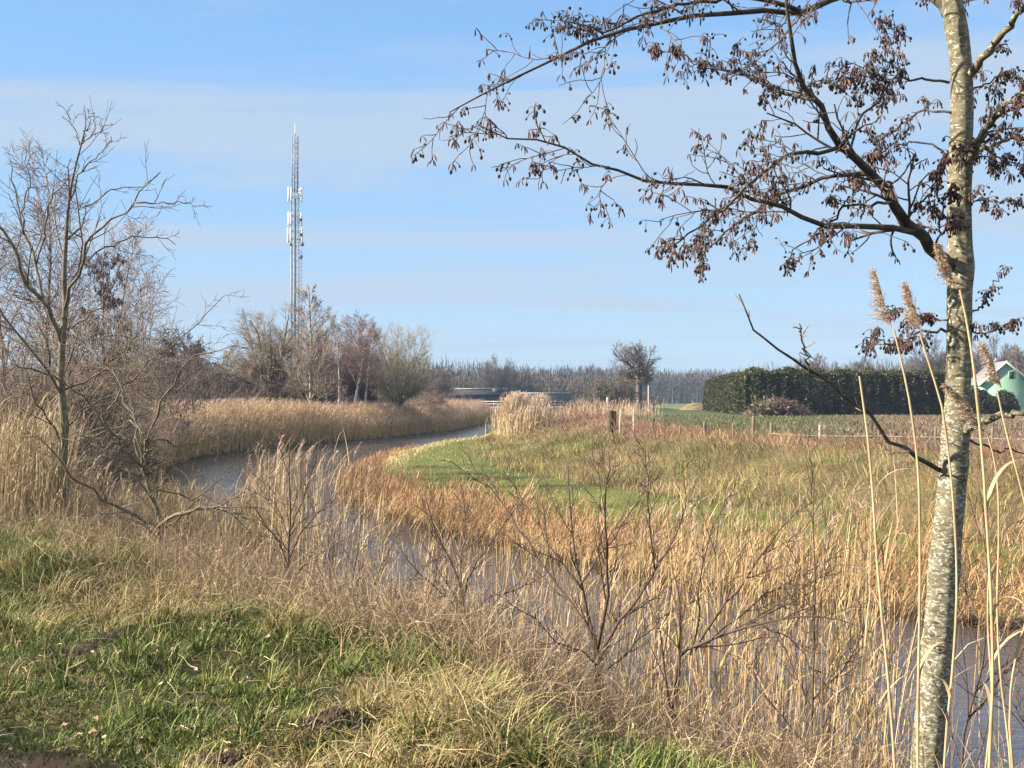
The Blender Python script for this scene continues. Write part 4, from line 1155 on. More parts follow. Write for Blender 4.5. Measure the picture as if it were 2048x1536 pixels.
# ---- single tall reeds close to the camera, right of the middle and before the alder trunk
def tall_reed(pts, y0, y1, w, label, plume=None, pl_az=PI, seed=0):
    rs = np.random.default_rng(seed)
    gz = float(TZ([(pts[0][0] - 1024) * y0 / F], [y0])[0])
    pts = [(pts[0][0], HV + (CZ - gz + 0.03) * F / y0)] + list(pts[1:])
    base = at(*pts[0], y0)
    root = empty('tall_reed', tuple(base), label, 'reed', 'tall reeds standing close in front of the alder')
    P, R = line3(pts, y0, y1, w * 0.62, w * 0.38, 26, base)
    P = P + np.stack([0.012 * np.sin(np.linspace(0, 5 + seed, 26) + seed), 0.01 * np.cos(np.linspace(0, 6, 26) + seed), 0 * P[:, 2]], 1) * np.minimum(np.linspace(0, 4, 26), 1)[:, None]
    mb = MB(); c = np.array([0.44, 0.325, 0.175]) * rs.uniform(0.9, 1.1)
    V, Q = tubes(P[None], R[None], 7)
    V = V.reshape(26, 7, 3); cs = np.tile(c, (26, 7, 1))
    for k in (4, 9, 13, 17, 21):                      # joints with a slightly thicker, darker ring; paler sheath above
        V[k] = P[k] + (V[k] - P[k]) * 1.28; cs[k] *= 0.72; cs[k + 1:k + 3] *= 1.16
    mb.add(V.reshape(-1, 3), [Q], cs.reshape(-1, 3))
    mb.build('stalk', M['reed'], root, True)
    for q in rs.choice(np.arange(7, 20), 2, replace=False):
        lm = MB(); a0 = rs.uniform(0, 6.28)
        bp_ = blade_paths(P[q:q + 1], np.array([rs.uniform(0.16, 0.34)]), np.array([a0]), np.array([0.25]), np.array([rs.uniform(1.4, 2.8)]), 9)
        V, Q = ribbons(bp_, np.array([[0.010, 0.012, 0.012, 0.011, 0.010, 0.008, 0.006, 0.004, 0.001]]), np.array([[-math.sin(a0), math.cos(a0), 0.2]]))
        lm.add(V, [Q], np.array([0.40, 0.29, 0.16])); lm.build('leaf', M['reed'], root)
    if plume:
        A, _ = line3(plume, y1, y1, 2, 1, 24, base)
        pm = MB()
        n = 150
        t = rs.random(n) ** 0.9 * 22.9; i = t.astype(int); fr = (t - i)[:, None]
        b = A[i] * (1 - fr) + A[i + 1] * fr
        tan = norm(A[i + 1] - A[i])
        sag = np.array([math.cos(pl_az), math.sin(pl_az), 0])
        d = norm(tan * 0.9 + sag[None] * rs.uniform(0.1, 0.9, (n, 1)) + rs.normal(0, 0.20, (n, 3)))
        Ltot = np.linalg.norm(A[-1] - A[0])
        L = Ltot * rs.uniform(0.16, 0.40, n) * (1.12 - 0.75 * t / 23)
        Pn = walk(b, d, L, 6, -0.9, 0.22, rs)
        c = pick([(0.54, 0.40, 0.29), (0.46, 0.33, 0.23), (0.60, 0.47, 0.36)], [2, 2, 1], n)
        V, Q = tubes(Pn, np.full((n, 6), 0.0009), 3); pm.add(V, [Q], np.repeat(c, 18, 0))
        m_ = 9                                           # silky spikelets along every strand
        ti = np.tile(np.linspace(0.6, 4.9, m_), n); ri = np.repeat(np.arange(n), m_); k = np.minimum(ti.astype(int), 4); fr = (ti - k)[:, None]
        b2 = Pn[ri, k] * (1 - fr) + Pn[ri, k + 1] * fr
        d2 = norm(Pn[ri, k + 1] - Pn[ri, k] + rs.normal(0, 0.55, (n * m_, 3)))
        P2 = np.stack([b2, b2 + d2 * rs.uniform(0.006, 0.013, (n * m_, 1))], 1)
        sd = norm(rs.normal(0, 1, (n * m_, 3)))
        V, Q = ribbons(P2, np.tile([[0.0024, 0.0007]], (n * m_, 1)), sd); pm.add(V, [Q], np.repeat(np.repeat(c, m_, 0) * rs.uniform(0.8, 1.2, (n * m_, 1)), 4, 0))
        V, Q = tubes(A[None], np.full((1, 24), 0.0014), 4); pm.add(V, [Q], np.array([0.45, 0.33, 0.2]))
        pm.build('plume', M['plume'], root)
    return root


tall_reed([(1790, 1700), (1784, 1536), (1776, 1350), (1765, 1180), (1752, 1000), (1738, 880), (1716, 752)], 4.0, 4.1, 10.5, 'tall headless pale reed stalk furthest left, broken off at the top', seed=1)
tall_reed([(1828, 1750), (1838, 1536), (1844, 1300), (1843, 1150), (1834, 960), (1815, 810), (1785, 660)], 3.8, 3.9, 10, 'tall pale reed left of the trunk with a short plume against the sky', [(1783, 655), (1768, 605), (1758, 570), (1750, 545)], PI * 0.75, 2)
tall_reed([(1880, 1720), (1896, 1500), (1905, 1340), (1909, 1180), (1902, 980), (1888, 820), (1868, 745), (1846, 672)], 3.6, 3.7, 9.5, 'tall pale reed crossing the trunk, ragged plume just left of the trunk', [(1844, 668), (1832, 625), (1822, 595), (1815, 570)], PI * 0.8, 3)
tall_reed([(1985, 1760), (1978, 1536), (1980, 1380), (1980, 1200), (1976, 1000), (1968, 880), (1950, 740), (1930, 640), (1914, 580)], 3.3, 3.2, 12, 'tallest thick pale reed right of the trunk, plume bending over the trunk', [(1913, 577), (1902, 550), (1890, 520), (1880, 490)], PI * 0.95, 4)
tall_reed([(2030, 1760), (2018, 1536), (2006, 1340), (1996, 1180), (1990, 1040), (1982, 930), (1968, 865)], 3.4, 3.3, 8.5, 'shorter leaning reed right of the trunk with a big plume drooping to the trunk', [(1968, 864), (1948, 830), (1922, 795), (1895, 772)], PI, 5)
tall_reed([(2120, 1760), (2100, 1536), (2072, 1240), (2045, 1020), (2022, 890), (2004, 780)], 3.4, 3.4, 9, 'leaning reed at the right edge with an orange plume beside the green barn', [(2003, 776), (1992, 745), (1980, 715), (1968, 690)], PI * 0.9, 6)
tall_reed([(1975, 1750), (1968, 1536), (1978, 1400), (1985, 1250), (1982, 1120)], 3.5, 3.6, 8, 'short headless reed stalk leaning against the tallest one', seed=7)
tall_reed([(2030, 1740), (2018, 1540), (2030, 1400), (2052, 1250), (2075, 1120)], 3.2, 3.2, 9, 'headless reed leaning out of the picture at the lower right edge', seed=8)

# ------------------------------------------------------------------ grasses of the near bank
rs = np.random.default_rng(5)
CG = [(0.085, 0.128, 0.024), (0.140, 0.172, 0.034), (0.050, 0.080, 0.019), (0.20, 0.205, 0.055)]
CS = [(0.38, 0.29, 0.125), (0.28, 0.21, 0.09), (0.46, 0.37, 0.18), (0.19, 0.13, 0.065), (0.23, 0.21, 0.07)]


def near_land(n, v0, v1, pw=1.15, u0=-260, u1=2300):
    u = rs.uniform(u0, u1, n); v = v0 + (v1 - v0) * rs.random(n) ** pw
    cy = 1.72 * F / (v - 800); cx = (u - 1024) * cy / F
    cz, d, le, wa, _ = terrain(cx, cy, True)
    k = le & ~wa & (d > 1.1)
    return cx[k], cy[k], cz[k], d[k]


def turfness(cx, cy, d):
    """1 on the short worn turf at the lower left"""
    t = sstep(0.9, -0.9, (cy - 7.0) - 0.25 * (-cx - 1.5) + 1.6 * (vnoise(cx, cy, 0.9, 37) - 0.5)) * sstep(0.6, -0.9, cx - 0.2 + 1.2 * (vnoise(cx, cy, 0.8, 38) - 0.5))
    return t


def greenness(cx, cy, d):
    g = 0.50 + 0.18 * sstep(-1.0, -2.5, cx) + 1.9 * (vnoise(cx, cy, 1.15, 23) - 0.5) + 0.8 * (vnoise(cx, cy, 0.33, 39) - 0.5)
    g = g - 0.55 * sstep(2.3, 1.4, d) + 0.25 * turfness(cx, cy, d)
    g = g + 0.5 * np.exp(-((cx - 0.6) / 0.45) ** 2 - ((cy - 6.3) / 0.6) ** 2) + 0.45 * np.exp(-((cx + 4.9) / 0.9) ** 2 - ((cy - 10.2) / 1.4) ** 2)
    return np.clip(g, 0.04, 0.95)


gb = MB()
# matted undergrowth of short crooked blades
cx, cy, cz, d = near_land(270000, 1040, 1680)
n = len(cx); tf = turfness(cx, cy, d)
isg = rs.random(n) < greenness(cx, cy, d)
col = np.where(isg[:, None], pick(CG, [3, 3, 2, 1.6], n), pick(CS, [3, 3, 1.5, 2.5, 2], n))
L = rs.uniform(0.035, 0.15, n) * (0.6 + 0.8 * vnoise(cx, cy, 0.4, 22)) * (1 - 0.45 * tf)
k = rs.random(n) > np.maximum(tf * 0.35 * sstep(0.40, 0.62, vnoise(cx, cy, 0.5, 45)), 0.85 * sstep(0.5, 0.0, pathd(cx, cy)))
th0 = np.abs(rs.normal(0.5, 0.45, n))
blades(gb, np.stack([cx, cy, cz - 0.01], 1)[k], L[k], rs.uniform(0, 6.28, n)[k], th0[k], (th0 + rs.uniform(0.3, 1.7, n))[k], (np.where(isg, 0.0098, 0.0075) * rs.uniform(0.6, 1.4, n))[k], col[k], 4, 0.12, spin=0.9)


def tufts(cx, cy, d, nb, l0, l1, rad, gprob, droop, w0, w1):
    for a, b_, dd in zip(cx, cy, d):
        m_ = int(rs.integers(nb[0], nb[1])); rr = rs.uniform(*rad)
        bx = a + rs.normal(0, rr, m_); by = b_ + rs.normal(0, rr, m_)
        az = np.arctan2(by - b_, bx - a) + rs.normal(0, 0.9, m_)
        side = rs.uniform(0, 6.28)
        az = np.where(rs.random(m_) < 0.3, side + rs.normal(0, 0.5, m_), az)
        gr = rs.random() < gprob
        c = pick(CG + [(0.33, 0.28, 0.12)], [3, 3, 2, 1.5, 1.6], m_) if gr else pick(CS, [3, 3, 2, 2, 1.4], m_)
        LL = rs.uniform(l0, l1, m_) * rs.uniform(0.7, 1.2)
        th0 = np.abs(rs.normal(0.3, 0.3, m_))
        th1 = th0 + (rs.uniform(0.2, 1.2, m_) if gr else rs.uniform(*droop, m_))
        blades(gb, np.stack([bx, by, TZ(bx, by) - 0.015], 1), LL, az, th0, th1, rs.uniform(w0, w1, m_), c, 6, 0.1, spin=0.5)


cx, cy, cz, d = near_land(2600, 1060, 1640)
k = (rs.random(len(cx)) > 0.82 * turfness(cx, cy, d)) & (pathd(cx, cy) > 0.4)
cx, cy, d = cx[k], cy[k], d[k]
g = greenness(cx, cy, d)
k = rs.random(len(cx)) < g
tufts(cx[k], cy[k], d[k], (22, 70), 0.07, 0.24, (0.015, 0.07), 1.0, (0.5, 1.8), 0.0065, 0.0120)
tufts(cx[~k], cy[~k], d[~k], (22, 70), 0.09, 0.27, (0.015, 0.08), 0.0, (0.7, 2.2), 0.0055, 0.0095)
# big tussocks of dead blades that arch over and hang down
cx, cy, cz, d = near_land(330, 1080, 1620)
k = (d > 1.6) & (rs.random(len(cx)) > turfness(cx, cy, d) * 1.2) & ~((cx > -0.7) & (d < 2.7)) & ~((cx > -0.2) & (rs.random(len(cx)) < 0.5))
tufts(cx[k], cy[k], d[k], (120, 240), 0.20, 0.46, (0.05, 0.13), 0.10, (1.0, 2.5), 0.0045, 0.0085)
for a, b_, l1 in ((-5.9, 11.6, .34), (-6.3, 12.2, .34), (-5.0, 11.9, .3), (-4.2, 9.2, .3), (-3.7, 8.8, .26), (-4.6, 8.9, .28), (-3.2, 9.9, .26), (-2.5, 7.9, .24), (-5.7, 13.0, .34), (0.56, 6.35, .30), (0.68, 6.25, .28), (0.62, 6.55, .30), (0.78, 6.45, .24), (0.3, 6.75, .22), (-4.6, 10.5, .34), (-5.2, 11.0, .34), (-4.9, 9.6, .34), (-5.5, 10.0, .3), (-4.3, 10.0, .34), (-0.9, 8.0, .25), (1.05, 5.75, .28), (-1.9, 9.6, .3), (0.2, 5.4, .2), (0.75, 5.2, .22)):
    tufts([a], [b_], [3], (110, 160), l1 * 0.45, l1, (0.06, 0.12), 1.0, (0.5, 1.5), 0.0065, 0.0115)
# loose straw lying about
cx, cy, cz, d = near_land(5000, 1060, 1640)
n = len(cx); k = rs.random(n) > 0.75 * turfness(cx, cy, d)
P = walk(np.stack([cx, cy, cz + rs.uniform(0.03, 0.16, n)], 1)[k], np.stack([rs.normal(0, 1, n), rs.normal(0, 1, n), rs.normal(0.05, 0.25, n)], 1)[k], rs.uniform(0.08, 0.28, n)[k], 5, -0.35, 0.5, rs)
V, Q = ribbons(P, np.tile([[0.0045, 0.0045, 0.004, 0.0035, 0.002]], (len(P), 1)), norm(rs.normal(0, 1, (len(P), 3))))
gb.add(V, [Q], np.repeat(pick([(0.48, 0.39, 0.22), (0.38, 0.29, 0.15), (0.27, 0.19, 0.10)], [3, 3, 2], len(P)), 10, 0))
stuff(gb, 'grass', M['grass'], 'tufted green and straw coloured grass of the near bank', 'grass')

# tangled dry weeds on the shoulder of the bank
wb = MB()
n = 92000
u = rs.uniform(-100, 2150, n) ; u = np.where((u > 1250) & (rs.random(n) < 0.4), u - 900, u)
vv = np.interp(u, [-100, 0, 300, 500, 700, 900, 1100, 1300, 1500, 2100], [1020, 1040, 1130, 1165, 1240, 1300, 1360, 1415, 1465, 1580]) + rs.normal(-30, 58, n) + 0
cy = 1.8 * F / (vv - 800); cx = (u - 1024) * cy / F
cz, d, le, wa, _ = terrain(cx, cy, True)
k = le & (d > 0.1) & (d < 3.4) & (rs.random(n) < 0.25 + 0.9 * vnoise(cx, cy, 0.6, 25))
cx, cy, cz, d = cx[k], cy[k], cz[k], d[k]; n = len(cx)
c = pick([(0.34, 0.245, 0.14), (0.26, 0.18, 0.11), (0.42, 0.32, 0.19), (0.17, 0.115, 0.075)], [3, 3, 2, 2], n)
P = walk(np.stack([cx, cy, cz], 1), np.stack([rs.normal(0, 0.6, n), rs.normal(0, 0.6, n), np.ones(n)], 1), rs.uniform(0.15, 0.72, n), 7, -0.6, 0.7, rs)
V, Q = ribbons(P, np.tile([[0.0042, 0.004, 0.0035, 0.003, 0.003, 0.0025, 0.0015]], (n, 1)), norm(rs.normal(0, 1, (n, 3))))
wb.add(V, [Q], np.repeat(c, 14, 0))
# thin dark upright stalks
k = rs.choice(len(cx), 900, replace=False)
P3 = walk(np.stack([cx[k], cy[k], cz[k]], 1), np.stack([rs.normal(0, 0.16, 900), rs.normal(0, 0.16, 900), np.ones(900)], 1), rs.uniform(0.4, 1.05, 900), 7, 0.1, 0.16, rs)
V, Q = tubes(P3, np.linspace(0.0024, 0.001, 7)[None] * rs.uniform(0.7, 1.3, (900, 1)), 3)
wb.add(V, [Q], np.repeat(pick([(0.13, 0.085, 0.062), (0.18, 0.12, 0.08)], [2, 1], 900), 21, 0))
# crumpled dead leaves caught among them
n = 15000
i = rs.integers(0, len(P), n); q = rs.integers(2, 7, n)
b = P[i, q]
e1 = norm(rs.normal(0, 1, (n, 3))); e2 = norm(np.cross(e1, rs.normal(0, 1, (n, 3))))
s = rs.uniform(0.006, 0.022, (n, 1))
V = np.stack([b - e1 * s, b - e2 * s * 0.4, b + e1 * s, b + e2 * s * 0.4], 1).reshape(-1, 3)
wb.add(V, [np.arange(4 * n).reshape(n, 4)], np.repeat(pick([(0.32, 0.225, 0.14), (0.24, 0.155, 0.095), (0.40, 0.30, 0.19)], [3, 3, 1.5], n), 4, 0))
stuff(wb, 'dry_weeds', M['straw'], 'tangled brown dry weeds and stems along the shoulder of the near bank', 'weeds')

# fallen leaves on the turf
lb = MB()
n = 380
u = rs.uniform(-100, 1500, n); v = rs.uniform(1180, 1600, n)
cy = 1.7 * F / (v - 800); cx = (u - 1024) * cy / F
_, d, le, wa, _ = terrain(cx, cy, True)
k = le & ~wa & (d > 2.5); cx, cy = cx[k], cy[k]; n = len(cx)
a = rs.uniform(0, 6.28, n); s = rs.uniform(0.010, 0.026, n)
e1 = np.stack([np.cos(a), np.sin(a), rs.normal(0, 0.35, n)], 1); e2 = np.stack([-np.sin(a), np.cos(a), rs.normal(0, 0.35, n)], 1)
b = np.stack([cx, cy, TZ(cx, cy) + rs.uniform(0.03, 0.08, n)], 1)
bend = np.array([0, 0, 1.0]) * (s * rs.uniform(0.2, 0.7, n))[:, None]
V = np.stack([b - e1 * s[:, None], b - e2 * s[:, None] * 0.55 + bend, b + e1 * s[:, None] * 0.5 - e2 * s[:, None] * 0.5, b + e1 * s[:, None], b + e1 * s[:, None] * 0.4 + e2 * s[:, None] * 0.5, b + e2 * s[:, None] * 0.55 + bend], 1).reshape(-1, 3)
j = np.arange(6 * n).reshape(n, 6)
lb.add(V, [j[:, [0, 1, 2, 3]], j[:, [0, 3, 4, 5]]], np.repeat(pick([(0.40, 0.30, 0.20), (0.28, 0.17, 0.10), (0.20, 0.11, 0.07), (0.50, 0.42, 0.31)], [2, 3, 2, 0.6], n), 6, 0))
stuff(lb, 'leaf_litter', M['straw'], 'pale and brown fallen leaves strewn over the near turf', 'leaves')

# molehills of dark crumbly soil
def molehill(u, v, rx, ry, h, label, seed):
    rs = np.random.default_rng(seed)
    y = 1.68 * F / (v - 800)
    x = (u - 1024) * y / F
    root_z = float(TZ([x], [y])[0])
    mb = MB()
    g = np.linspace(-1, 1, 34)
    X, Y = np.meshgrid(g, g, indexing='ij'); r = np.hypot(X, Y)
    zz = h * np.clip(1 - r ** 2, -0.12, 1) * (0.7 + 0.7 * vnoise(X + seed, Y, 0.22, 31)) + 0.02 * (vnoise(X, Y + seed, 0.09, 32) - 0.5)
    ii = np.arange(34 * 34).reshape(34, 34)
    gzz = TZ((x + X * rx).ravel(), (y + Y * ry).ravel()) - root_z
    V = np.stack([(X * rx).ravel(), (Y * ry).ravel(), zz.ravel() + gzz], 1)
    c = np.array([0.058, 0.041, 0.030])
    mb.add(V, [np.stack([ii[:-1, :-1], ii[1:, :-1], ii[1:, 1:], ii[:-1, 1:]], -1).reshape(-1, 4)], c)
    for _ in range(800):                                 # clods
        rr = rs.random() ** 0.6 * 1.35; t = rs.uniform(0, 6.28)
        cx, cy = rr * math.cos(t), rr * math.sin(t)
        s = rs.uniform(0.006, 0.02)
        ph = np.array([[1, 0, 0], [-1, 0, 0], [0, 1, 0], [0, -1, 0], [0, 0, 1], [0, 0, -1]]) * rs.uniform(0.6, 1.2, (6, 1)) + rs.normal(0, 0.2, (6, 3))
        z0 = float(TZ([x + cx * rx], [y + cy * ry])[0]) - root_z + h * max(0, 1 - rr * rr) * 0.9 + s * 0.3
        mb.add(ph * s + np.array([cx * rx, cy * ry, z0]), [[[0, 2, 4], [2, 1, 4], [1, 3, 4], [3, 0, 4], [2, 0, 5], [1, 2, 5], [3, 1, 5], [0, 3, 5]]], c * rs.uniform(0.7, 1.4))
    o = mb.build('molehill', M['soil'], None, True)
    o.location = (x, y, root_z)
    tag(o, label, 'molehill', 'molehills on the near bank')


molehill(175, 1305, 0.33, 0.26, 0.085, 'larger dark crumbly molehill in the grass at the left', 1)
molehill(238, 1275, 0.20, 0.18, 0.07, 'dark molehill under the grass tuft, just right of the larger one', 4)
molehill(655, 1478, 0.15, 0.13, 0.05, 'small dark molehill low in the turf near the bottom middle', 2)
molehill(430, 1525, 0.14, 0.10, 0.04, 'flattened brown molehill at the bottom edge left of the small dark one', 3)

# ------------------------------------------------------------------ right bank
gb = MB()
n = 190000
yy = 13 + 62 * rs.random(n) ** 1.6; xx = rs.uniform(-7, 34, n)
cz, d, le, wa, s_ = terrain(xx, yy, True)
k = ~le & ~wa & (s_ < 0.3) & (d > 0.2) & (np.abs(xx / yy) < 0.56)
xx, yy, cz, d, s_ = xx[k], yy[k], cz[k], d[k], s_[k]; n = len(xx)
strawband = sstep(2.3, 1.3, d + 0.9 * (vnoise(xx, yy, 1.2, 26) - 0.5))
st = rs.random(n) < strawband * 0.8 + 0.08
col = np.where(st[:, None], pick([(0.42, 0.345, 0.17), (0.33, 0.27, 0.12), (0.48, 0.40, 0.22)], [2, 2, 1], n), pick([(0.105, 0.125, 0.030), (0.15, 0.160, 0.045), (0.20, 0.185, 0.065)], [2, 2, 1], n))
blades(gb, np.stack([xx, yy, cz - 0.01], 1), np.where(st, 0.26, 0.10) * rs.uniform(0.5, 1.3, n) * (0.6 + 0.4 * strawband), rs.uniform(0, 6.28, n), rs.uniform(0.1, 0.7, n), rs.uniform(0.9, 2.0, n), rs.uniform(0.008, 0.016, n) * (0.6 + yy / 40), col, 3, 0.2, spin=1)
stuff(gb, 'bank_grass', M['grass'], 'mown green grass strip with straw coloured edge on the right bank', 'grass')

eb = MB()
n = 230000
yy = 14 + 74 * rs.random(n) ** 1.25; xx = rs.uniform(-3, 44, n)
cz, d, le, wa, s_ = terrain(xx, yy, True)
nz_ = vnoise(xx, yy, 2.2, 27)
k = ~le & ~wa & (s_ > -0.35 + 0.5 * (nz_ - 0.5)) & (s_ < 8.2 + 2.5 * nz_) & (xx / yy < 0.56) & (rs.random(n) < 0.45 + 0.9 * vnoise(xx, yy, 0.5, 28))
xx, yy, cz, s_, nz_ = xx[k], yy[k], cz[k], s_[k], nz_[k]; n = len(xx)
g1 = vnoise(xx, yy, 3.6, 29); g2 = vnoise(xx, yy, 1.1, 30); g3 = vnoise(xx, yy, 5.0, 33)
pg = np.clip(0.33 + 2.2 * (g1 - 0.45) + 0.9 * (g2 - 0.5), 0.02, 0.9) * sstep(7.0, 4.0, s_) * (0.25 + 0.75 * sstep(0.0, 4.0, xx - (yy - 26) * -0.2 - 2.5))
pp = sstep(3.0, 7.0, s_ + 3 * (g2 - 0.5)) * 0.75 + 0.5 * sstep(0.62, 0.78, g3)
r1 = rs.random(n)
col = pick([(0.33, 0.255, 0.095), (0.26, 0.20, 0.075), (0.40, 0.31, 0.14), (0.20, 0.17, 0.058)], [3, 3, 1.3, 2.4], n)
cg = pick([(0.125, 0.15, 0.038), (0.17, 0.18, 0.05), (0.085, 0.115, 0.03), (0.25, 0.22, 0.075)], [3, 3, 1.5, 2], n)
cp = pick([(0.28, 0.165, 0.10), (0.22, 0.125, 0.08), (0.35, 0.225, 0.13), (0.18, 0.10, 0.07)], [3, 3, 2, 1.5], n)
col = np.where((r1 < pg)[:, None], cg, np.where((rs.random(n) < pp)[:, None], cp, col))
hh = (0.22 + 0.38 * g2) * rs.uniform(0.6, 1.3, n)
az = 6.28 * vnoise(xx, yy, 1.3, 34) + rs.normal(0, 0.8, n)
blades(eb, np.stack([xx, yy, cz - 0.02], 1), hh, az, np.abs(rs.normal(0.2, 0.35, n)), rs.uniform(0.8, 2.4, n), rs.uniform(0.008, 0.017, n) * (0.6 + yy / 45), col, 4, 0.15, spin=0.9)
stuff(eb, 'rough_grass', M['straw'], 'rough yellow, green and russet grass covering the embankment on the right', 'grass')
# reddish brambly stalks along the top of the embankment
kb = MB()
n = 5200
yy = 22 + 62 * rs.random(n) ** 1.2; xx = rs.uniform(-1, 34, n)
cz, d, le, wa, s_ = terrain(xx, yy, True)
k = ~le & ~wa & (s_ > 1.5) & (s_ < 8.0) & (xx / yy < 0.56) & (rs.random(n) < 1.6 * (vnoise(xx, yy, 3.0, 35) - 0.35) + 0.4 * sstep(3, 6, s_))
xx, yy, cz = xx[k], yy[k], cz[k]; n = len(xx)
P = walk(np.stack([xx, yy, cz], 1), np.stack([rs.normal(0, 0.4, n), rs.normal(0, 0.4, n), np.ones(n)], 1), rs.uniform(0.5, 1.1, n), 6, -0.5, 0.35, rs)
R = np.repeat((0.004 + yy * 0.00016)[:, None], 6, 1) * np.linspace(1, 0.5, 6)[None]
V, Q = tubes(P, R, 3); c = pick([(0.24, 0.125, 0.095), (0.30, 0.17, 0.115), (0.19, 0.105, 0.08)], [2, 2, 1], n)
kb.add(V, [Q], np.repeat(c, 18, 0))
P2, R2 = kids(rs, P, R, 4, 0.3, 1.0, 0.8, 0.35, 4, 0, 0.4, 0.7, 0.004, 0.6, 0.3)
V, Q = tubes(P2, np.maximum(R2, (0.0025 + np.repeat(yy, 4) * 0.0001)[:, None]), 3)
kb.add(V, [Q], np.repeat(np.repeat(c, 4, 0), 12, 0))
stuff(kb, 'dry_weeds', M['straw'], 'reddish brown dry weed stalks along the top of the embankment', 'weeds')
# crop tufts and clods near the fence
fb = MB()
n = 30000
yy = 40 + 62 * rs.random(n) ** 1.5; xx = rs.uniform(-0, 46, n)
row = np.round((xx * 0.86 + yy * 0.5) / 0.9) * 0.9
xx = xx + (row - (xx * 0.86 + yy * 0.5)) * 0.75 / 0.86
cz, d, le, wa, s_ = terrain(xx, yy, True)
br = (xx - (19 + (yy - 62) * 0.30)) > rs.normal(0, 2, n)
k = ~le & (s_ > 9) & (xx / yy < 0.56); xx, yy, cz, br = xx[k], yy[k], cz[k], br[k]; n = len(xx)
col = np.where(br[:, None], pick([(0.20, 0.14, 0.09), (0.14, 0.10, 0.068), (0.30, 0.22, 0.13), (0.12, 0.13, 0.05)], [3, 3, 1, 1.4], n), pick([(0.070, 0.080, 0.03), (0.095, 0.10, 0.04), (0.26, 0.22, 0.12)], [3, 2, 1.1], n))
blades(fb, np.stack([xx, yy, cz - 0.01], 1), rs.uniform(0.10, 0.26, n), rs.uniform(0, 6.28, n), rs.uniform(0, 0.6, n), rs.uniform(0.4, 1.8, n), rs.uniform(0.03, 0.055, n), col, 3, 0.2, spin=1)
stuff(fb, 'field_crop', M['grass'], 'rows of low green crop and brown stubble on the field behind the fence', 'crop')

# ------------------------------------------------------------------ fence, posts, bridge
M['post'] = ramp_mat('weathered_post_wood', [(0.3, (0.11, 0.085, 0.05)), (0.7, (0.22, 0.175, 0.11))], (30, 30, 4), 4, 0.9, 0.4, 0.01)
M['dark_post'] = ramp_mat('old_mossy_post', [(0.3, (0.022, 0.02, 0.014)), (0.7, (0.05, 0.055, 0.022))], (20, 20, 8), 4, 0.95, 0.4, 0.01)
M['white'] = ramp_mat('white_paint', [(0.3, (0.70, 0.69, 0.66)), (0.7, (0.82, 0.81, 0.78))], (6, 6, 2), 3, 0.6, 0.1, 0.005)
M['pale_stake'] = ramp_mat('pale_plastic_stake', [(0.3, (0.42, 0.38, 0.31)), (0.7, (0.54, 0.49, 0.42))], (10, 10, 3), 3, 0.6, 0.1, 0.005)
M['concrete'] = ramp_mat('grey_concrete', [(0.3, (0.24, 0.23, 0.20)), (0.7, (0.38, 0.37, 0.33))], (1.2, 1.2, 2.5), 5, 0.9, 0.3, 0.02)
M['wire'] = ramp_mat('pale_fence_tape', [(0.3, (0.60, 0.58, 0.50)), (0.7, (0.72, 0.70, 0.62))], (3, 3, 3), 2, 0.6, 0, 0.005)


def post_mesh(h, r, square=False, tilt=0.0, sides=8, point=True):
    mb = MB()
    d = np.array([tilt, 0, 1.0])
    if square:
        V, Q = tubes(np.array([[[0, 0, -0.3], d * h * 0.5, d * h, d * (h + 0.01)]]), np.array([[r, r, r * 0.97, r * 0.6]]) * 1.3, 4)
    else:
        V, Q = tubes(np.array([[[0, 0, -0.3], d * h * 0.5, d * (h - r * 0.5), d * h]]), np.array([[r, r, r * 0.95, r * (0.4 if point else 0.8)]]), sides)
    S = 4 if square else sides
    mb.add(V, [Q])
    mb.Fs.setdefault(S, []).append(np.array([[len(V) - S + i for i in range(S)]], dtype=np.int32))
    return mb


FP = [(1307, 46, 836, 0.055, 0.02, 'd'), (1360, 43.5, 853, 0.05, 0, 'p'), (1410, 41.5, 843, 0.07, -0.02, 'p'), (1466, 40.2, 846, 0.045, 0.02, 'p'), (1506, 39.6, 832, 0.07, 0.02, 'p'), (1543, 39.2, 845, 0.075, -0.01, 'p'),
      (1640, 38.2, 850, 0.05, 0.01, 'w'), (1757, 37.2, 847, 0.05, 0.04, 'p'), (1871, 36.2, 853, 0.05, 0.0, 'p'), (1985, 35.4, 856, 0.06, 0.0, 'p'), (2070, 34.8, 856, 0.06, 0.0, 'p')]
ph = lambda u, y, vt: CZ - (vt - HV) * y / F - gpx(u, y, 0)[2]
FP = [(u, y, ph(u, y, vt), r, t, k) for u, y, vt, r, t, k in FP]
fx = [gpx(u, y, 0) for u, y, *_ in FP]
fence = empty('wire_fence', fx[4], 'low wire fence of uneven wooden posts along the top of the embankment', 'fence')
fo = np.array(fx[4])
tops = []
for (u, y, h, r, t, k), g in zip(FP, fx):
    o = post_mesh(h, r * 0.85, k == 'w', t).build('post', {'p': M['post'], 'd': M['dark_post'], 'w': M['concrete']}[k], fence)
    o.location = tuple(np.array(g) - fo)
    if k == 'w': o['label'] = 'pale grey square post of the wire fence'
    if k == 'd': o['label'] = 'dark old post of the wire fence'
    tops.append(np.array(g) - fo + np.array([0, -0.07, h * 0.36]))
mb = MB()
for a, b in list(zip(tops[:-1], tops[1:]))[5:]:
    t = np.linspace(0, 1, 9)[:, None]
    P = a * (1 - t) + b * t; P[:, 2] -= 0.02 * 4 * t[:, 0] * (1 - t[:, 0]) * np.linalg.norm(b - a) / 4
    mb.tube(P, 0.0045, 5)
mb.build('fence_tape', M['wire'], fence)


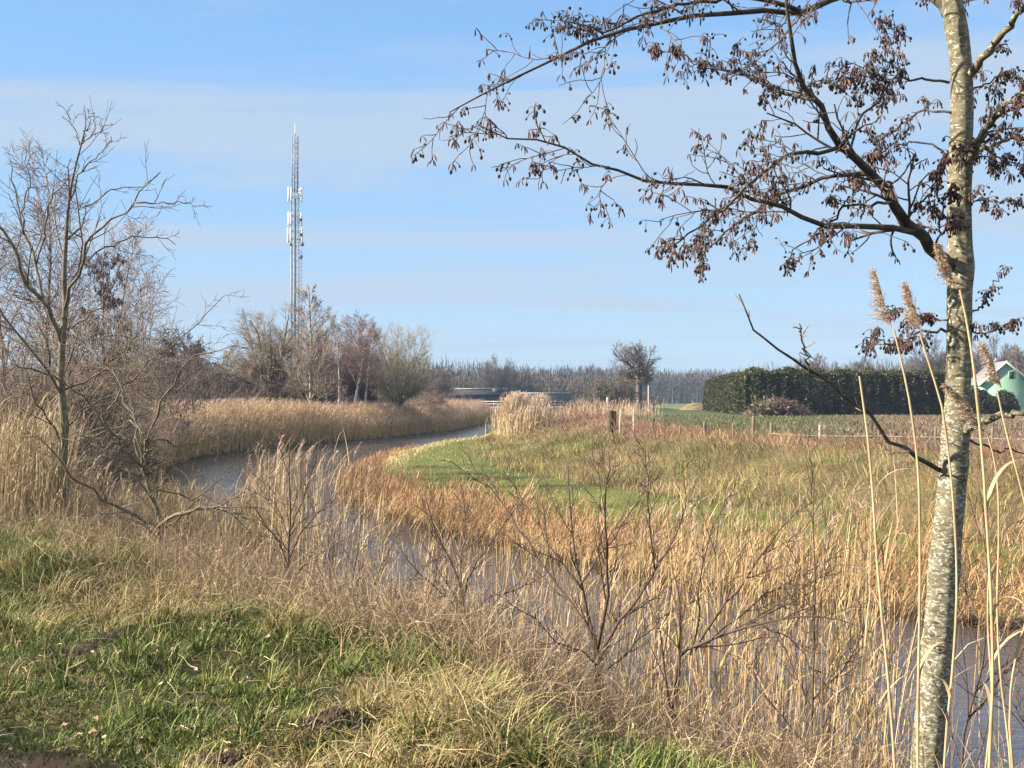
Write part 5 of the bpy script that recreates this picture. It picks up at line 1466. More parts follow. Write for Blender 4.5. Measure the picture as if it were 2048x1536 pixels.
def single_post(u, y, h, r, mat, label, tilt=0.0, square=False, name='fence_post', group=None):
    o = post_mesh(h, r, square, tilt, point=False).build(name, mat)
    o.location = gpx(u, y, 0)
    return tag(o, label, 'post', group)


single_post(1222, 48, ph(1222, 48, 821), 0.105, M['dark_post'], 'lefthand of two rotten dark posts leaning together behind the embankment', 0.02)
single_post(1229.5, 48.3, ph(1229, 48.3, 822), 0.09, M['dark_post'], 'righthand of two rotten dark posts leaning together, with a pale patch', -0.02)
single_post(1238, 46.5, ph(1240, 46.5, 818), 0.028, M['pale_stake'], 'thin pale stake leaning beside the two dark posts', 0.06)
single_post(1267, 46, ph(1267, 46, 817), 0.028, M['pale_stake'], 'thin pale upright stake right of the leaning one', 0.0)
single_post(1743, 37.6, ph(1743, 37.6, 844), 0.03, M['dark_post'], 'thin dark stick standing at the fence left of the alder', 0.03)
single_post(1215, 140, 1.75, 0.12, M['pale_stake'], 'pale marker post at the end of the bridge railing', 0, True, 'marker_post')
single_post(1297, 140, 3.3, 0.08, M['pale_stake'], 'tall thin grey pole right of the big bare oak', 0, False, 'pole')

M['dark_beam'] = ramp_mat('dark_bridge_beam', [(0.3, (0.035, 0.035, 0.035)), (0.7, (0.07, 0.065, 0.06))], (1, 1, 3), 4, 0.85, 0.2, 0.02)
M['galv'] = ramp_mat('galvanised_steel', [(0.3, (0.20, 0.205, 0.21)), (0.7, (0.28, 0.285, 0.29))], (3, 3, 3), 3, 0.45, 0.1, 0.005, metal=0.3)
by = 168.5
bridge = empty('road_bridge', (0, by, 1.0), 'low road bridge with dark beam and pale railing over the far end of the river', 'bridge')
MB().box((4.5, 1.5, 0.82), (24.0, 6.0, 0.30)).build('deck', M['concrete'], bridge)
MB().box((1.0, -1.6, 0.36), (12.0, 0.5, 0.58)).build('beam', M['dark_beam'], bridge)
for x in (-5.6, 7.4):
    MB().box((x, 1.2, -0.35), (1.2, 5.5, 1.98)).build('abutment', M['concrete'], bridge)
for x in (-3.0, -1.2, 0.6, 2.4, 4.4, 6.2):
    MB().box((x, -1.52, 0.86), (0.55, 0.18, 0.30)).build('kerb_block', M['concrete'], bridge)
mb = MB(); mb.box((5.0, -1.25, 1.78), (23.0, 0.10, 0.12)); mb.box((5.0, -1.25, 1.40), (23.0, 0.06, 0.10)); mb.build('rail', M['galv'], bridge)
for x in np.arange(-6.3, 17, 2.3):
    MB().box((float(x), -1.16, 1.44), (0.12, 0.08, 0.94)).build('rail_post', M['galv'], bridge)
# raised road verge left and right of the bridge
vb_ = MB()
for (x0, x1) in ((-60, -5.7), (8.1, 60)):
    n_ = 40; xs = np.linspace(x0, x1, n_); rows = [(by - 4.5, 1.0), (by - 2.0, 1.86), (by + 5, 1.9), (by + 9, 1.0)]
    V = np.array([[x, yy_, z + (0.08 * math.sin(x * 1.3) if 0 < j < 3 else 0)] for j, (yy_, z) in enumerate(rows) for x in xs])
    ii = np.arange(4 * n_).reshape(4, n_)
    vb_.add(V, [np.stack([ii[:-1, :-1], ii[:-1, 1:], ii[1:, 1:], ii[1:, :-1]], -1).reshape(-1, 4)], (0.13, 0.15, 0.055))
tag(vb_.build('road_embankment', M['terrain'], None, True), 'grassy road bank leading to the bridge', 'bank', kind='structure')

# ------------------------------------------------------------------ mast
M['mast'] = ramp_mat('grey_mast_steel', [(0.3, (0.15, 0.16, 0.175)), (0.7, (0.22, 0.235, 0.25))], (2, 2, 1), 3, 0.5, 0.0, 0.01, metal=0.2)
M['mast_dark'] = ramp_mat('dark_cable', [(0.3, (0.045, 0.05, 0.055)), (0.7, (0.09, 0.10, 0.11))], (2, 2, 0.3), 3, 0.6, 0.0, 0.01)
M['antenna'] = ramp_mat('white_antenna_shell', [(0.3, (0.58, 0.59, 0.60)), (0.7, (0.68, 0.69, 0.70))], (2, 2, 1), 3, 0.4, 0.0, 0.01)
my = 170.0
mg = gpx(590, my, -0.2)
mast = empty('lattice_mast', mg, 'tall slender grey lattice mast with white antenna panels above the trees', 'mast')
zp = lambda v: CZ - (v - HV) * my / F - mg[2]
H0 = zp(272)
tri = lambda z: np.array([[-0.62, 0.15, z], [0.50, 0.25, z], [0.02, -0.60, z]]) * np.array([[1, 1, 1]]) * (1.0 if z < zp(385) else 0.72) * np.array([1, 1, 0]) + np.array([0, 0, z])
for i in range(3):
    MB().tube([tri(0)[i], tri(zp(386))[i]], 0.095 if i == 0 else 0.08, 8).tube([tri(zp(385))[i], tri(H0)[i]], 0.075, 6).build('leg', M['mast'], mast, True)
mb = MB()
for z in np.arange(0.5, H0 - 1, 1.1):
    a, b = tri(z), tri(min(z + 1.1, H0))
    for i in range(3):
        j = (i + 1) % 3
        mb.tube([a[i], b[j]], 0.022, 4, cap=False)
        mb.tube([a[i], a[j]], 0.022, 4, cap=False)
mb.build('bracing', M['mast'], mast)
for dx, z1 in ((-0.42, zp(490)), (0.12, zp(398))):
    MB().box((dx, -0.45, z1 / 2), (0.20, 0.10, z1)).build('cable_tray', M['mast_dark'], mast)
# ladder on the right
mb = MB()
for dx in (0.66, 1.06):
    mb.tube([(dx, -0.1, 0.3), (dx, -0.1, zp(500))], 0.045, 5)
for z in np.arange(0.6, zp(500), 0.55):
    mb.tube([(0.64, -0.1, z), (1.08, -0.1, z)], 0.045, 5)
mb.build('ladder', M['mast'], mast)
mb = MB()
for z in np.arange(zp(385), H0, 0.75):
    mb.tube([(-0.30, -0.3, z), (0.62, -0.3, z)], 0.04, 5)
mb.tube([(0.55, -0.3, zp(385)), (0.55, -0.3, H0)], 0.03, 5)
mb.build('step_rungs', M['mast'], mast)
MB().tube([(0, 0, H0), (0, 0, H0 + 0.5), (0, 0, zp(246))], [0.09, 0.05, 0.03], 6).build('lightning_rod', M['antenna'], mast)
for (dx, dy, v0, v1, w, rz) in ((-0.95, -0.2, 374, 404, 0.34, 0.2), (-0.45, -0.55, 376, 402, 0.30, 0.1), (1.02, -0.1, 374, 404, 0.30, -0.5), (0.62, 0.5, 376, 402, 0.28, 0.9),
                                (-0.90, -0.2, 424, 452, 0.34, 0.2), (-0.5, -0.6, 426, 450, 0.30, 0.1), (0.98, 0.0, 425, 452, 0.28, -0.5), (0.65, -0.5, 427, 450, 0.26, -0.2),
                                (-1.0, -0.2, 455, 486, 0.36, 0.2), (-0.52, -0.6, 457, 484, 0.30, 0.1), (1.10, -0.1, 455, 486, 0.28, -0.5), (0.6, 0.6, 457, 484, 0.28, 0.9)):
    za, zb_ = zp(v1), zp(v0)
    mb = MB(); zs = np.array([za, za + 0.08, zb_ - 0.08, zb_])
    V, Q = tubes(np.stack([np.full(4, dx), np.full(4, dy), zs], 1)[None], np.array([[0.6, 1, 1, 0.6]]) * w * 0.52, 8)
    V[:, 1] = dy + (V[:, 1] - dy) * 0.5
    mb.add(V, [Q]); mb.Fs.setdefault(8, []).append(np.array([list(range(24, 32)), list(range(7, -1, -1))], dtype=np.int32))
    a = mb.build('antenna_panel', M['antenna'], mast)
    MB().tube([(dx * 0.35, dy * 0.35, za + 0.5), (dx, dy, za + 0.5)], 0.05, 5).tube([(dx * 0.35, dy * 0.35, zb_ - 0.5), (dx, dy, zb_ - 0.5)], 0.05, 5).build('bracket', M['mast_dark'], a)
for (dx, v, r) in ((1.15, 489, 0.33), (-0.6, 489, 0.25), (0.95, 514, 0.32), (1.0, 470, 0.26), (0.95, 440, 0.24)):
    mb = MB(); mb.tube([(dx, -0.2, zp(v)), (dx, -0.5, zp(v)), (dx, -0.62, zp(v))], [r, r, r * 0.6], 12)
    mb.build('dish', M['mast_dark'] if v in (470, 440) else M['mast'], mast)

# ------------------------------------------------------------------ buildings
M['green_boards'] = ramp_mat('mint_green_boards', [(0.3, (0.22, 0.40, 0.28)), (0.7, (0.29, 0.47, 0.34))], (12, 12, 0.6), 3, 0.7, 0.15, 0.01)
M['grey_roof'] = ramp_mat('grey_roof_sheet', [(0.3, (0.14, 0.13, 0.125)), (0.7, (0.22, 0.21, 0.20))], (3, 3, 3), 4, 0.8, 0.2, 0.02)
M['dark_wall'] = ramp_mat('blue_grey_sheeting', [(0.3, (0.024, 0.029, 0.040)), (0.7, (0.036, 0.042, 0.054))], (1.5, 1.5, 0.4), 3, 0.9, 0.1, 0.02, 0.1)
M['brown_roof'] = ramp_mat('brown_grey_roof', [(0.3, (0.035, 0.03, 0.03)), (0.7, (0.055, 0.048, 0.045))], (1.0, 1.0, 1.5), 4, 0.95, 0.2, 0.02, 0.1)
M['black'] = ramp_mat('dark_opening', [(0.3, (0.012, 0.014, 0.018)), (0.7, (0.025, 0.028, 0.034))], (2, 2, 2), 2, 0.6, 0, 0.01)


def gable_house(name, loc, rz, w, ln, he, hr, mats, label, cat, over=0.25, trim=None, vent=None):
    """gable faces -y before turning by rz"""
    root = empty(name, loc, label, cat, None, rz)
    wmat, rmat = mats
    mb = MB(); h = w / 2
    V = np.array([(-h, 0, -0.3), (h, 0, -0.3), (h, 0, he), (0, 0, hr), (-h, 0, he)] + [(-h, ln, -0.3), (h, ln, -0.3), (h, ln, he), (0, ln, hr), (-h, ln, he)])
    mb.add(V, [[[0, 1, 2, 4][::1], [9, 7, 6, 5], [0, 4, 9, 5], [1, 6, 7, 2]], [[4, 2, 3], [7, 9, 8]]])
    mb.build('wall', wmat, root)
    sl = (hr - he) / h; e = over
    mb = MB()
    for s in (-1, 1):
        a = np.array([(s * (h + e), -e, he - sl * e + 0.03), (0, -e, hr + 0.03), (0, ln + e, hr + 0.03), (s * (h + e), ln + e, he - sl * e + 0.03)])
        b = a + np.array([0, 0, 0.12])
        mb.add(np.concatenate([a, b]), [[[0, 1, 2, 3], [7, 6, 5, 4], [0, 4, 5, 1], [2, 6, 7, 3], [0, 3, 7, 4]]])
    mb.build('roof', rmat, root)
    if trim:
        for s in (-1, 1):
            a = np.array([s * (h + e + 0.02), -e - 0.05, he - sl * e + 0.0]); b = np.array([0, -e - 0.05, hr + 0.02])
            mb = MB(); V = np.array([a + (0, 0, -0.14), b + (0, 0, -0.14), b + (0, 0, 0.16), a + (0, 0, 0.16)])
            mb.add(np.concatenate([V, V + np.array([0, 0.045, 0])]), [[[0, 1, 2, 3], [7, 6, 5, 4], [0, 3, 7, 4], [3, 2, 6, 7], [0, 4, 5, 1]]])
            mb.build('bargeboard', trim, root)
    if vent:
        x, z, vw, vh, vm = vent
        f = MB().box((x, -0.03, z), (vw + 0.08, 0.06, vh + 0.08)).build('window', wmat, root)
        MB().box((x, -0.075, z), (vw, 0.03, vh)).build('pane', vm, f)
    return root


bY = 125.0
bp = gpx(2012, bY, 0)
gable_house('green_barn', bp, -0.22, 5.4, 9.0, 3.35, 5.75, (M['green_boards'], M['grey_roof']), 'pale green wooden barn gable with white bargeboards at the right edge', 'barn', 0.3, M['white'], (0.55, 4.3, 0.5, 0.75, M['dark_wall']))
gable_house('low_shed', gpx(1950, 132, 0), -0.1, 3.4, 3.0, 3.05, 3.55, (M['white'], M['white']), 'low white shed half hidden between hedge and green barn', 'shed', 0.15)
gable_house('low_shed', gpx(1884, 128, 0), -0.1, 2.0, 2.0, 3.3, 3.7, (M['white'], M['white']), 'small white roof just behind the end of the hedge, left of the alder trunk', 'shed', 0.1)


def long_barn(loc, ln, dp, he, hr, label, wmat, rmat, ridge=None, parts=()):
    root = empty('farm_barn', loc, label, 'barn')
    h = dp / 2
    MB().box((0, h, he / 2 - 0.15), (ln, dp, he + 0.3)).build('wall', wmat, root)
    mb = MB()
    V = np.array([(-ln / 2 - .4, -0.4, he), (ln / 2 + .4, -0.4, he), (ln / 2 + .4, h, hr), (-ln / 2 - .4, h, hr), (-ln / 2 - .4, dp + 0.4, he), (ln / 2 + .4, dp + 0.4, he)]) + np.array([0, 0, 0.02])
    mb.add(np.concatenate([V, V - np.array([0, 0, 0.15])]), [[[0, 1, 2, 3], [3, 2, 5, 4], [7, 6, 9, 8], [8, 9, 10, 11], [1, 0, 6, 7], [4, 5, 11, 10]], [[1, 7, 2], [7, 8, 2], [2, 8, 5], [8, 11, 5], [0, 3, 6], [3, 9, 6], [3, 4, 9], [4, 10, 9]]])
    mb.build('roof', rmat, root)
    if ridge:
        MB().box((0, h, hr + 0.22), (ln + 0.6, 0.9, 0.26)).build('ridge', ridge, root)
    for nm, c, s, mt in parts:
        MB().box(c, s).build(nm, mt, root)
    return root


long_barn(gpx(952, 236, 0), 13.0, 12.0, 2.55, 3.75, 'long low barn with brown roof and pale ridge behind the reeds', M['dark_wall'], M['brown_roof'], M['concrete'], [('door', (-3.5, -0.04, 1.2), (2.4, 0.08, 2.3), M['black']), ('dormer', (4.6, 1.6, 3.4), (2.2, 2.6, 1.5), M['black'])])
long_barn(gpx(960, 216, 0), 9.2, 5.0, 2.6, 2.95, 'blue grey lean-to in front of the barn with the pale ridge', M['dark_wall'], M['dark_wall'])
long_barn(gpx(1090, 230, 0), 10.5, 8.0, 1.5, 2.75, 'second long dark barn with low blue grey roof, right of the tall reed clump', M['dark_wall'], M['dark_wall'], M['concrete'])
long_barn(gpx(862, 205, 0), 3.4, 3.0, 1.6, 2.4, 'small dark shed left of the long barn', M['dark_wall'], M['dark_wall'])

# ------------------------------------------------------------------ evergreen hedge, bushes, brush pile
def sprays(mb, P, Nrm, size, col, rs, per=1):
    """small drooping flat sprays standing off a surface"""
    n = len(P)
    d = norm(Nrm + rs.normal(0, 0.55, (n, 3)) + np.array([0, 0, 0.5]))
    s = norm(np.cross(d, rs.normal(0, 1, (n, 3))))
    L = size * rs.uniform(0.6, 1.4, n)
    K = np.stack([P, P + d * L[:, None] * 0.55, P + d * L[:, None] + np.array([0, 0, -0.15]) * L[:, None]], 1)
    V, Q = ribbons(K, np.stack([L * 0.30, L * 0.42, L * 0.08], 1), s)
    mb.add(V, [Q], np.repeat(col, 6, 0))


def hedge_run(mb, core, a, b, w, h, rs, n):
    a, b = np.array(a, float), np.array(b, float)
    L = np.linalg.norm(b - a); t = (b - a) / L; nr = np.array([t[1], -t[0]])
    s = rs.uniform(0, L, n)
    face = rs.random(n)
    z = h * rs.random(n) ** 0.85
    lobe = 0.55 * np.abs(np.sin(s * PI / 1.15 + 0.4 * np.sin(s * 1.7))) + 0.35 * vnoise(s, z, 0.9, 51)
    top = h * (0.86 + 0.20 * vnoise(s, 0 * s, 0.7, 52) + 0.05 * vnoise(s, 0 * s, 0.2, 57) + 0.05 * np.abs(np.sin(s * PI / 1.15)))
    side = np.where(face < 0.42, 1.0, np.where(face < 0.72, -1.0, 0.0))
    off = np.where(side == 0, rs.uniform(-w / 2, w / 2, n), side * (w / 2 - 0.25 + lobe - 0.35 * sstep(0.75, 1.0, z / h)))
    zz = np.where(side == 0, top * (1 - 0.10 * (2 * off / w) ** 2), np.minimum(z, top))
    P = np.stack([a[0] + t[0] * s + nr[0] * off, a[1] + t[1] * s + nr[1] * off, 1.5 + zz], 1)
    N3 = np.stack([nr[0] * side, nr[1] * side, (side == 0) * 1.0 + 0.15], 1)
    sprays(mb, P, N3, 0.34, pick([(0.050, 0.056, 0.020), (0.075, 0.074, 0.026), (0.035, 0.042, 0.017), (0.105, 0.092, 0.032)], [3, 2, 2, 1.2], n), rs)
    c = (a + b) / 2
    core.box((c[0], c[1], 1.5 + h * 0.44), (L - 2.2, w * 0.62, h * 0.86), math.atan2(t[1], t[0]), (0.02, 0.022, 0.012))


rs = np.random.default_rng(31)
hb, hc = MB(), MB()
c0 = np.array([(1496 - 1024) * 104 / F, 104.0]); c1 = np.array([(1905 - 1024) * 106 / F, 106.0]); c2 = np.array([(1434 - 1024) * 150 / F, 150.0])
dd = (c1 - c0) / np.linalg.norm(c1 - c0)
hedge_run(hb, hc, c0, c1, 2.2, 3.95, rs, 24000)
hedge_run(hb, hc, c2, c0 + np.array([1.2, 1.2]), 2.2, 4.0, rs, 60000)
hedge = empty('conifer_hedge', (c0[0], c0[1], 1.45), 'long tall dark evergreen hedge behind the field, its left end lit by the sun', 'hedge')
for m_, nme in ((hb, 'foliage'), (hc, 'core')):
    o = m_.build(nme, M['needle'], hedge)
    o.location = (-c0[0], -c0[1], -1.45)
# evergreen bushes before the barn
for u, y, h, w, lab, sd in ((1956, 112, 2.7, 1.5, 'dark evergreen bush just right of the alder trunk, before the white shed', 1), (2012, 114, 2.4, 1.25, 'dark round evergreen bush standing before the green barn', 2), (1985, 118, 1.9, 1.1, 'low dark evergreen bush between two taller ones before the barn', 3)):
    r2 = np.random.default_rng(sd + 60)
    mb = MB(); n = 3600
    q = norm(r2.normal(0, 1, (n, 3))); q[:, 2] = np.abs(q[:, 2])
    rad = (0.72 + 0.4 * vnoise(q[:, 0] * 2 + q[:, 2], q[:, 1] * 2 - q[:, 2], 0.5, 53)) * r2.uniform(0.7, 1.0, n) ** 0.5
    sprays(mb, q * rad[:, None] * np.array([w, w, h]), q, 0.30, pick([(0.035, 0.045, 0.02), (0.05, 0.058, 0.024), (0.09, 0.065, 0.03)], [3, 2, 0.7], n), r2)
    root = empty('evergreen_bush', gpx(u, y, -0.05), lab, 'bush')
    mb.build('foliage', M['needle'], root)
    st = MB(); st.tube([(0, 0, -0.1), (0.03, 0, h * 0.4), (0, 0.02, h * 0.8)], [0.09, 0.07, 0.02], 6, (0.12, 0.09, 0.06)); st.build('trunk', M['twig'], root, True)
# brush pile
g0 = gpx(1556, 99.5, 0)
mb = MB(); n = 2600
r_ = rs.random(n) ** 0.6; t = rs.uniform(0, 6.28, n)
hx = r_ * np.cos(t) * 2.7; hy = r_ * np.sin(t) * 1.5
hz = (1.30 * np.clip(1 - (np.abs(hx + 0.2) / 2.8) ** 1.4, 0, 1) * (0.75 + 0.5 * vnoise(hx, hy, 0.8, 54))) * rs.uniform(0.3, 1.0, n)
d = norm(np.stack([rs.normal(0, 1, n), rs.normal(0, 1, n), rs.normal(0.15, 0.5, n)], 1))
P = walk(np.stack([hx, hy, hz], 1), d, rs.uniform(0.4, 1.1, n), 4, -0.2, 0.3, rs)
V, Q = tubes(P, rs.uniform(0.012, 0.035, (n, 1)) * np.linspace(1, 0.5, 4)[None], 3)
mb.add(V, [Q], np.repeat(pick([(0.13, 0.088, 0.065), (0.17, 0.12, 0.085), (0.09, 0.065, 0.048)], [2, 2, 1], n), 12, 0))
k = rs.random(n) < 0.35
sprays(mb, P[k, 2], d[k], 0.35, np.where((hx[k] < -0.5)[:, None], pick([(0.09, 0.11, 0.05), (0.14, 0.13, 0.07)], [1, 1], k.sum()), pick([(0.12, 0.075, 0.055), (0.15, 0.10, 0.07)], [1, 1], k.sum())), rs)
o = mb.build('brush_pile', M['twig']); o.location = g0
tag(o, 'reddish brown pile of cut branches in front of the evergreen hedge', 'brush pile')
# low earth heap far out in the field
g0 = gpx(1392, 158, -0.1)
mb = MB(); g = np.linspace(-1, 1, 40); X_, Y_ = np.meshgrid(g, g, indexing='ij'); rr = np.hypot(X_, Y_)
z = 1.05 * np.clip(1 - rr ** 2.2, 0, 1) * (0.85 + 0.3 * vnoise(X_, Y_, 0.3, 55))
ii = np.arange(1600).reshape(40, 40)
mb.add(np.stack([X_.ravel() * 2.6, Y_.ravel() * 2.2, z.ravel()], 1), [np.stack([ii[:-1, :-1], ii[1:, :-1], ii[1:, 1:], ii[:-1, 1:]], -1).reshape(-1, 4)], np.repeat(np.array([[0.15, 0.12, 0.06]]), 1600, 0) * (0.7 + 0.6 * vnoise(X_, Y_, 0.15, 56).reshape(-1, 1)))
o = mb.build('earth_heap', M['soil'], None, True); o.location = g0
tag(o, 'low rounded brown earth heap at the far edge of the green field', 'heap')

# ------------------------------------------------------------------ far trees
FT = (0.13, 0.10, 0.078)
bo = tree('oak_tree', gpx(1277, 150), 10.2, 'standard', 'tallest far oak with an open crooked crown, standing alone right of the bridge', seed=101, r0=0.42, c_trunk=(0.10, 0.08, 0.06), c_twig=FT, tw=0.030, dens=1.0, spread=1.0)
tree('broad_tree', gpx(1250, 146), 4.0, 'scrub', 'broad bushy brown tree under the tallest far oak', seed=102, r0=0.10, c_twig=(0.125, 0.10, 0.065), tw=0.022, dens=0.9, spread=0.9)
tree('broad_tree', gpx(1208, 147), 4.2, 'scrub', 'broad bushy olive brown tree left of the tallest far oak', seed=103, r0=0.10, c_twig=(0.14, 0.115, 0.07), tw=0.030, dens=1.1, spread=1.1)
fo1 = tree('oak_tree', gpx(878, 170), 7.0, 'oak', 'x', seed=104, r0=0.22, c_twig=FT, tw=0.034, dens=1.2, spread=1.15)
fo2 = tree('oak_tree', gpx(990, 255), 10.6, 'vase', 'x', seed=105, r0=0.25, c_twig=(0.12, 0.10, 0.085), tw=0.038, dens=1.2, spread=1.3)
gname = 'bare trees on the horizon'
tag(fo1, 'round bare tree just right of the nearer tree group, left of the long barn', 'tree', gname)
tag(fo2, 'tall bare tree rising behind the long barn', 'tree', gname)
for src, u, y, s, rz, lab in ((fo1, 1052, 255, 1.25, 2.0, 'round bare tree behind the barns, right of the tall one'), (fo2, 1012, 262, 0.95, 1.1, 'leaning bare tree touching the tall one behind the long barn'), (fo1, 940, 280, 1.1, 3.3, 'low bare tree over the left half of the long barn roof'),
                               (fo1, 1598, 235, 1.55, 0.6, 'lefthand bare tree over the dark hedge'), (fo1, 1640, 230, 1.62, 2.6, 'taller round bare tree over the dark hedge'), (fo1, 1735, 250, 1.65, 4.0, 'bare tree over the right half of the dark hedge'),
                               (fo2, 1862, 170, 0.95, 0.3, 'bare tree over the hedge just left of the alder trunk'), (fo2, 1975, 165, 0.95, 1.9, 'bare tree behind the roof of the green barn, left'), (fo1, 2032, 160, 1.38, 5.0, 'bare tree behind the roof of the green barn, right'),
                               (fo1, 2090, 150, 1.4, 1.0, 'bare tree cut by the right edge of the picture'), (fo1, 1105, 300, 1.15, 0.5, 'small bare tree right of the second dark barn'), (fo2, 1180, 330, 1.05, 2.7, 'pale thin bare tree on the skyline left of the big oak'),
                               (fo2, 1228, 340, 1.0, 4.4, 'pale thin bare tree on the skyline just left of the big oak'), (fo1, 1910, 180, 1.35, 2.2, 'bare tree hidden behind the alder trunk'), (fo1, 1815, 210, 1.35, 5.6, 'low bare tree behind the right end of the hedge')):
    o = copy_tree(src); o.location = gpx(u, y, -0.1); o.rotation_euler.z = rz; o.scale = (s, s, s)
    tag(o, lab, 'tree', gname)
for i, (u, y, s, lab) in enumerate(((1140, 175, 0.62, 'small brown shrub at the end of the second dark barn'), (1168, 165, 0.50, 'low dark shrub behind the bridge railing'), (870, 165, 0.62, 'reddish brown willow shrub before the small dark shed'), (905, 150, 0.62, 'brown bushy willow at the end of the far reed bed'), (1330, 190, 0.6, 'low shrub right of the grey pole'), (1290, 165, 0.5, 'low shrub under the right side of the big oak'))):
    o = copy_tree(protos[i % 3]); o.location = gpx(u, y, -0.1); o.scale = (s * 1.5, s * 1.5, s); o.rotation_euler.z = i
    tag(o, lab, 'shrub', 'shrubs around the far farm')


def forest(name, n, u0, u1, y0, y1, h0, h1, label, seed, cols, conifer=0.0, w=0.20, nr=90):
    rs = np.random.default_rng(seed)
    yy = rs.uniform(y0, y1, n); uu = rs.uniform(u0, u1, n); xx = (uu - 1024) * yy / F
    h = rs.uniform(h0, h1, n) * (0.68 + 0.45 * vnoise(xx, yy, 55, 61) + 0.25 * vnoise(xx, yy, 16, 62))
    mb = MB()
    r = np.repeat(np.arange(n), nr); m_ = n * nr
    t = rs.random(m_) ** 0.7
    base = np.stack([xx[r] + rs.normal(0, 0.4, m_), yy[r] + rs.normal(0, 0.4, m_), 1.4 + h[r] * t * 0.55], 1)
    isc = (rs.random(n) < conifer)[r]
    c = 0.58 * pick(cols, [1] * len(cols), n)[r] * rs.uniform(0.8, 1.2, (m_, 1))
    c = np.where(isc[:, None], np.array([0.035, 0.055, 0.04]), c)
    az = rs.uniform(0, 6.28, m_)
    L = h[r] * 0.45 * (1.05 - 0.5 * t) * rs.uniform(0.6, 1.2, m_)
    th = np.where(isc, rs.uniform(1.2, 1.9, m_), rs.uniform(0.25, 1.25, m_))
    base[:, 2] = np.where(isc, 1.4 + h[r] * t, base[:, 2]); L = np.where(isc, h[r] * 0.26 * (1.05 - t), L)
    # rounded crowns: short twig fans set through an egg shaped volume, pointing outwards
    e_ = norm(rs.normal(0, 1, (m_, 3))); rad_ = rs.random(m_) ** 0.45; wd = rs.uniform(0.24, 0.36, n)[r]
    egg = np.stack([xx[r] + e_[:, 0] * rad_ * h[r] * wd, yy[r] + e_[:, 1] * rad_ * h[r] * wd, 1.4 + h[r] * (0.50 + 0.44 * e_[:, 2] * rad_)], 1)
    base = np.where(isc[:, None], base, egg)
    az = np.where(isc, az, np.arctan2(e_[:, 1], e_[:, 0]))
    th = np.where(isc, th, np.arccos(np.clip(e_[:, 2] * 0.7 + 0.3, -1, 1)) + rs.normal(0, 0.3, m_))
    L = np.where(isc, L, h[r] * rs.uniform(0.08, 0.17, m_))
    blades(mb, base, L, az, th, np.maximum(th - 0.5, 0.05), np.where(isc, 0.7, w) * rs.uniform(0.6, 1.4, m_), c, 4, 0.25, spin=1.5)
    P = np.stack([np.stack([xx, yy, 0 * xx + 1.2], 1), np.stack([xx, yy, 1.4 + h * 0.7], 1)], 1)
    V, Q = tubes(P, np.stack([0.2 + 0 * h, 0.08 + 0 * h], 1), 4); mb.add(V, [Q], np.array(cols[0]))
    return stuff(mb, name, M['twig'], label, 'forest')


forest('forest', 2600, 700, 2150, 430, 620, 12.0, 16.0, 'bluish far leafless forest along the whole horizon', 7, [(0.095, 0.075, 0.062), (0.085, 0.068, 0.057), (0.11, 0.082, 0.066)], 0.05, 0.30)
forest('forest', 420, 820, 1230, 270, 340, 6.0, 9.0, 'brownish leafless wood behind the farm buildings', 8, [(0.135, 0.10, 0.075), (0.12, 0.095, 0.075), (0.15, 0.11, 0.08)], 0.0, 0.2)
forest('forest', 480, 1480, 2200, 240, 330, 8.0, 10.8, 'brown grey leafless wood behind the evergreen hedge', 9, [(0.125, 0.10, 0.08), (0.11, 0.09, 0.075), (0.14, 0.12, 0.085)], 0.0, 0.16)
forest('forest', 480, -250, 900, 190, 330, 7.0, 9.5, 'brown leafless wood far behind the thicket on the left', 10, [(0.13, 0.095, 0.075), (0.11, 0.085, 0.07), (0.15, 0.105, 0.085)], 0.0, 0.15)
forest('forest', 90, 1780, 2250, 175, 215, 7.0, 9.8, 'brown leafless trees in a mass behind the green barn', 13, [(0.13, 0.10, 0.075), (0.115, 0.09, 0.07)], 0.0, 0.11, 90)
forest('forest', 46, 925, 985, 400, 430, 10.0, 12.6, 'dark blue green conifers in the far forest right of the barns', 12, [(0.05, 0.06, 0.05)], 0.75, 0.28)
# undergrowth below the left thicket and behind the reed bed
ub = MB()
rs = np.random.default_rng(15)
for (n, u0, u1, y0, y1, h0, h1, w) in ((9000, -100, 330, 19, 34, 0.5, 2.0, 0.008), (34000, 270, 860, 76, 112, 1.2, 4.6, 0.03)):
    yy = rs.uniform(y0, y1, n); uu = rs.uniform(u0, u1, n); xx = (uu - 1024) * yy / F
    z, d, le, wa, _ = terrain(xx, yy, True)
    k = le & ~wa & (d > (1.5 if y0 < 50 else 10.5)); xx, yy, z = xx[k], yy[k], z[k]; m_ = len(xx)
    P = walk(np.stack([xx, yy, z], 1), np.stack([rs.normal(0, 0.7, m_), rs.normal(0, 0.7, m_), np.ones(m_)], 1), rs.uniform(h0, h1, m_), 7, -0.3, 0.7, rs)
    V, Q = tubes(P, np.full((m_, 7), w) * np.linspace(1, 0.4, 7)[None], 3)
    ub.add(V, [Q], np.repeat(pick([(0.125, 0.092, 0.068), (0.105, 0.078, 0.06), (0.155, 0.115, 0.08)], [1, 1, 1], m_), 21, 0))
stuff(ub, 'undergrowth', M['twig'], 'dark brown leafless undergrowth filling the thickets on the left', 'undergrowth')

# trees standing left of the picture that shade the near turf
tree('bare_shrub', ground_at(-5.3, 4.9), 1.5, 'scrub', 'dense leafless shrub beside the path, left of the picture', seed=201, r0=0.03, tw=0.008, dens=1.7, cat='shrub')
tree('bare_shrub', ground_at(-6.9, 4.6), 2.0, 'scrub', 'second dense leafless shrub beside the path, further left', seed=202, r0=0.03, tw=0.008, dens=1.7, cat='shrub')

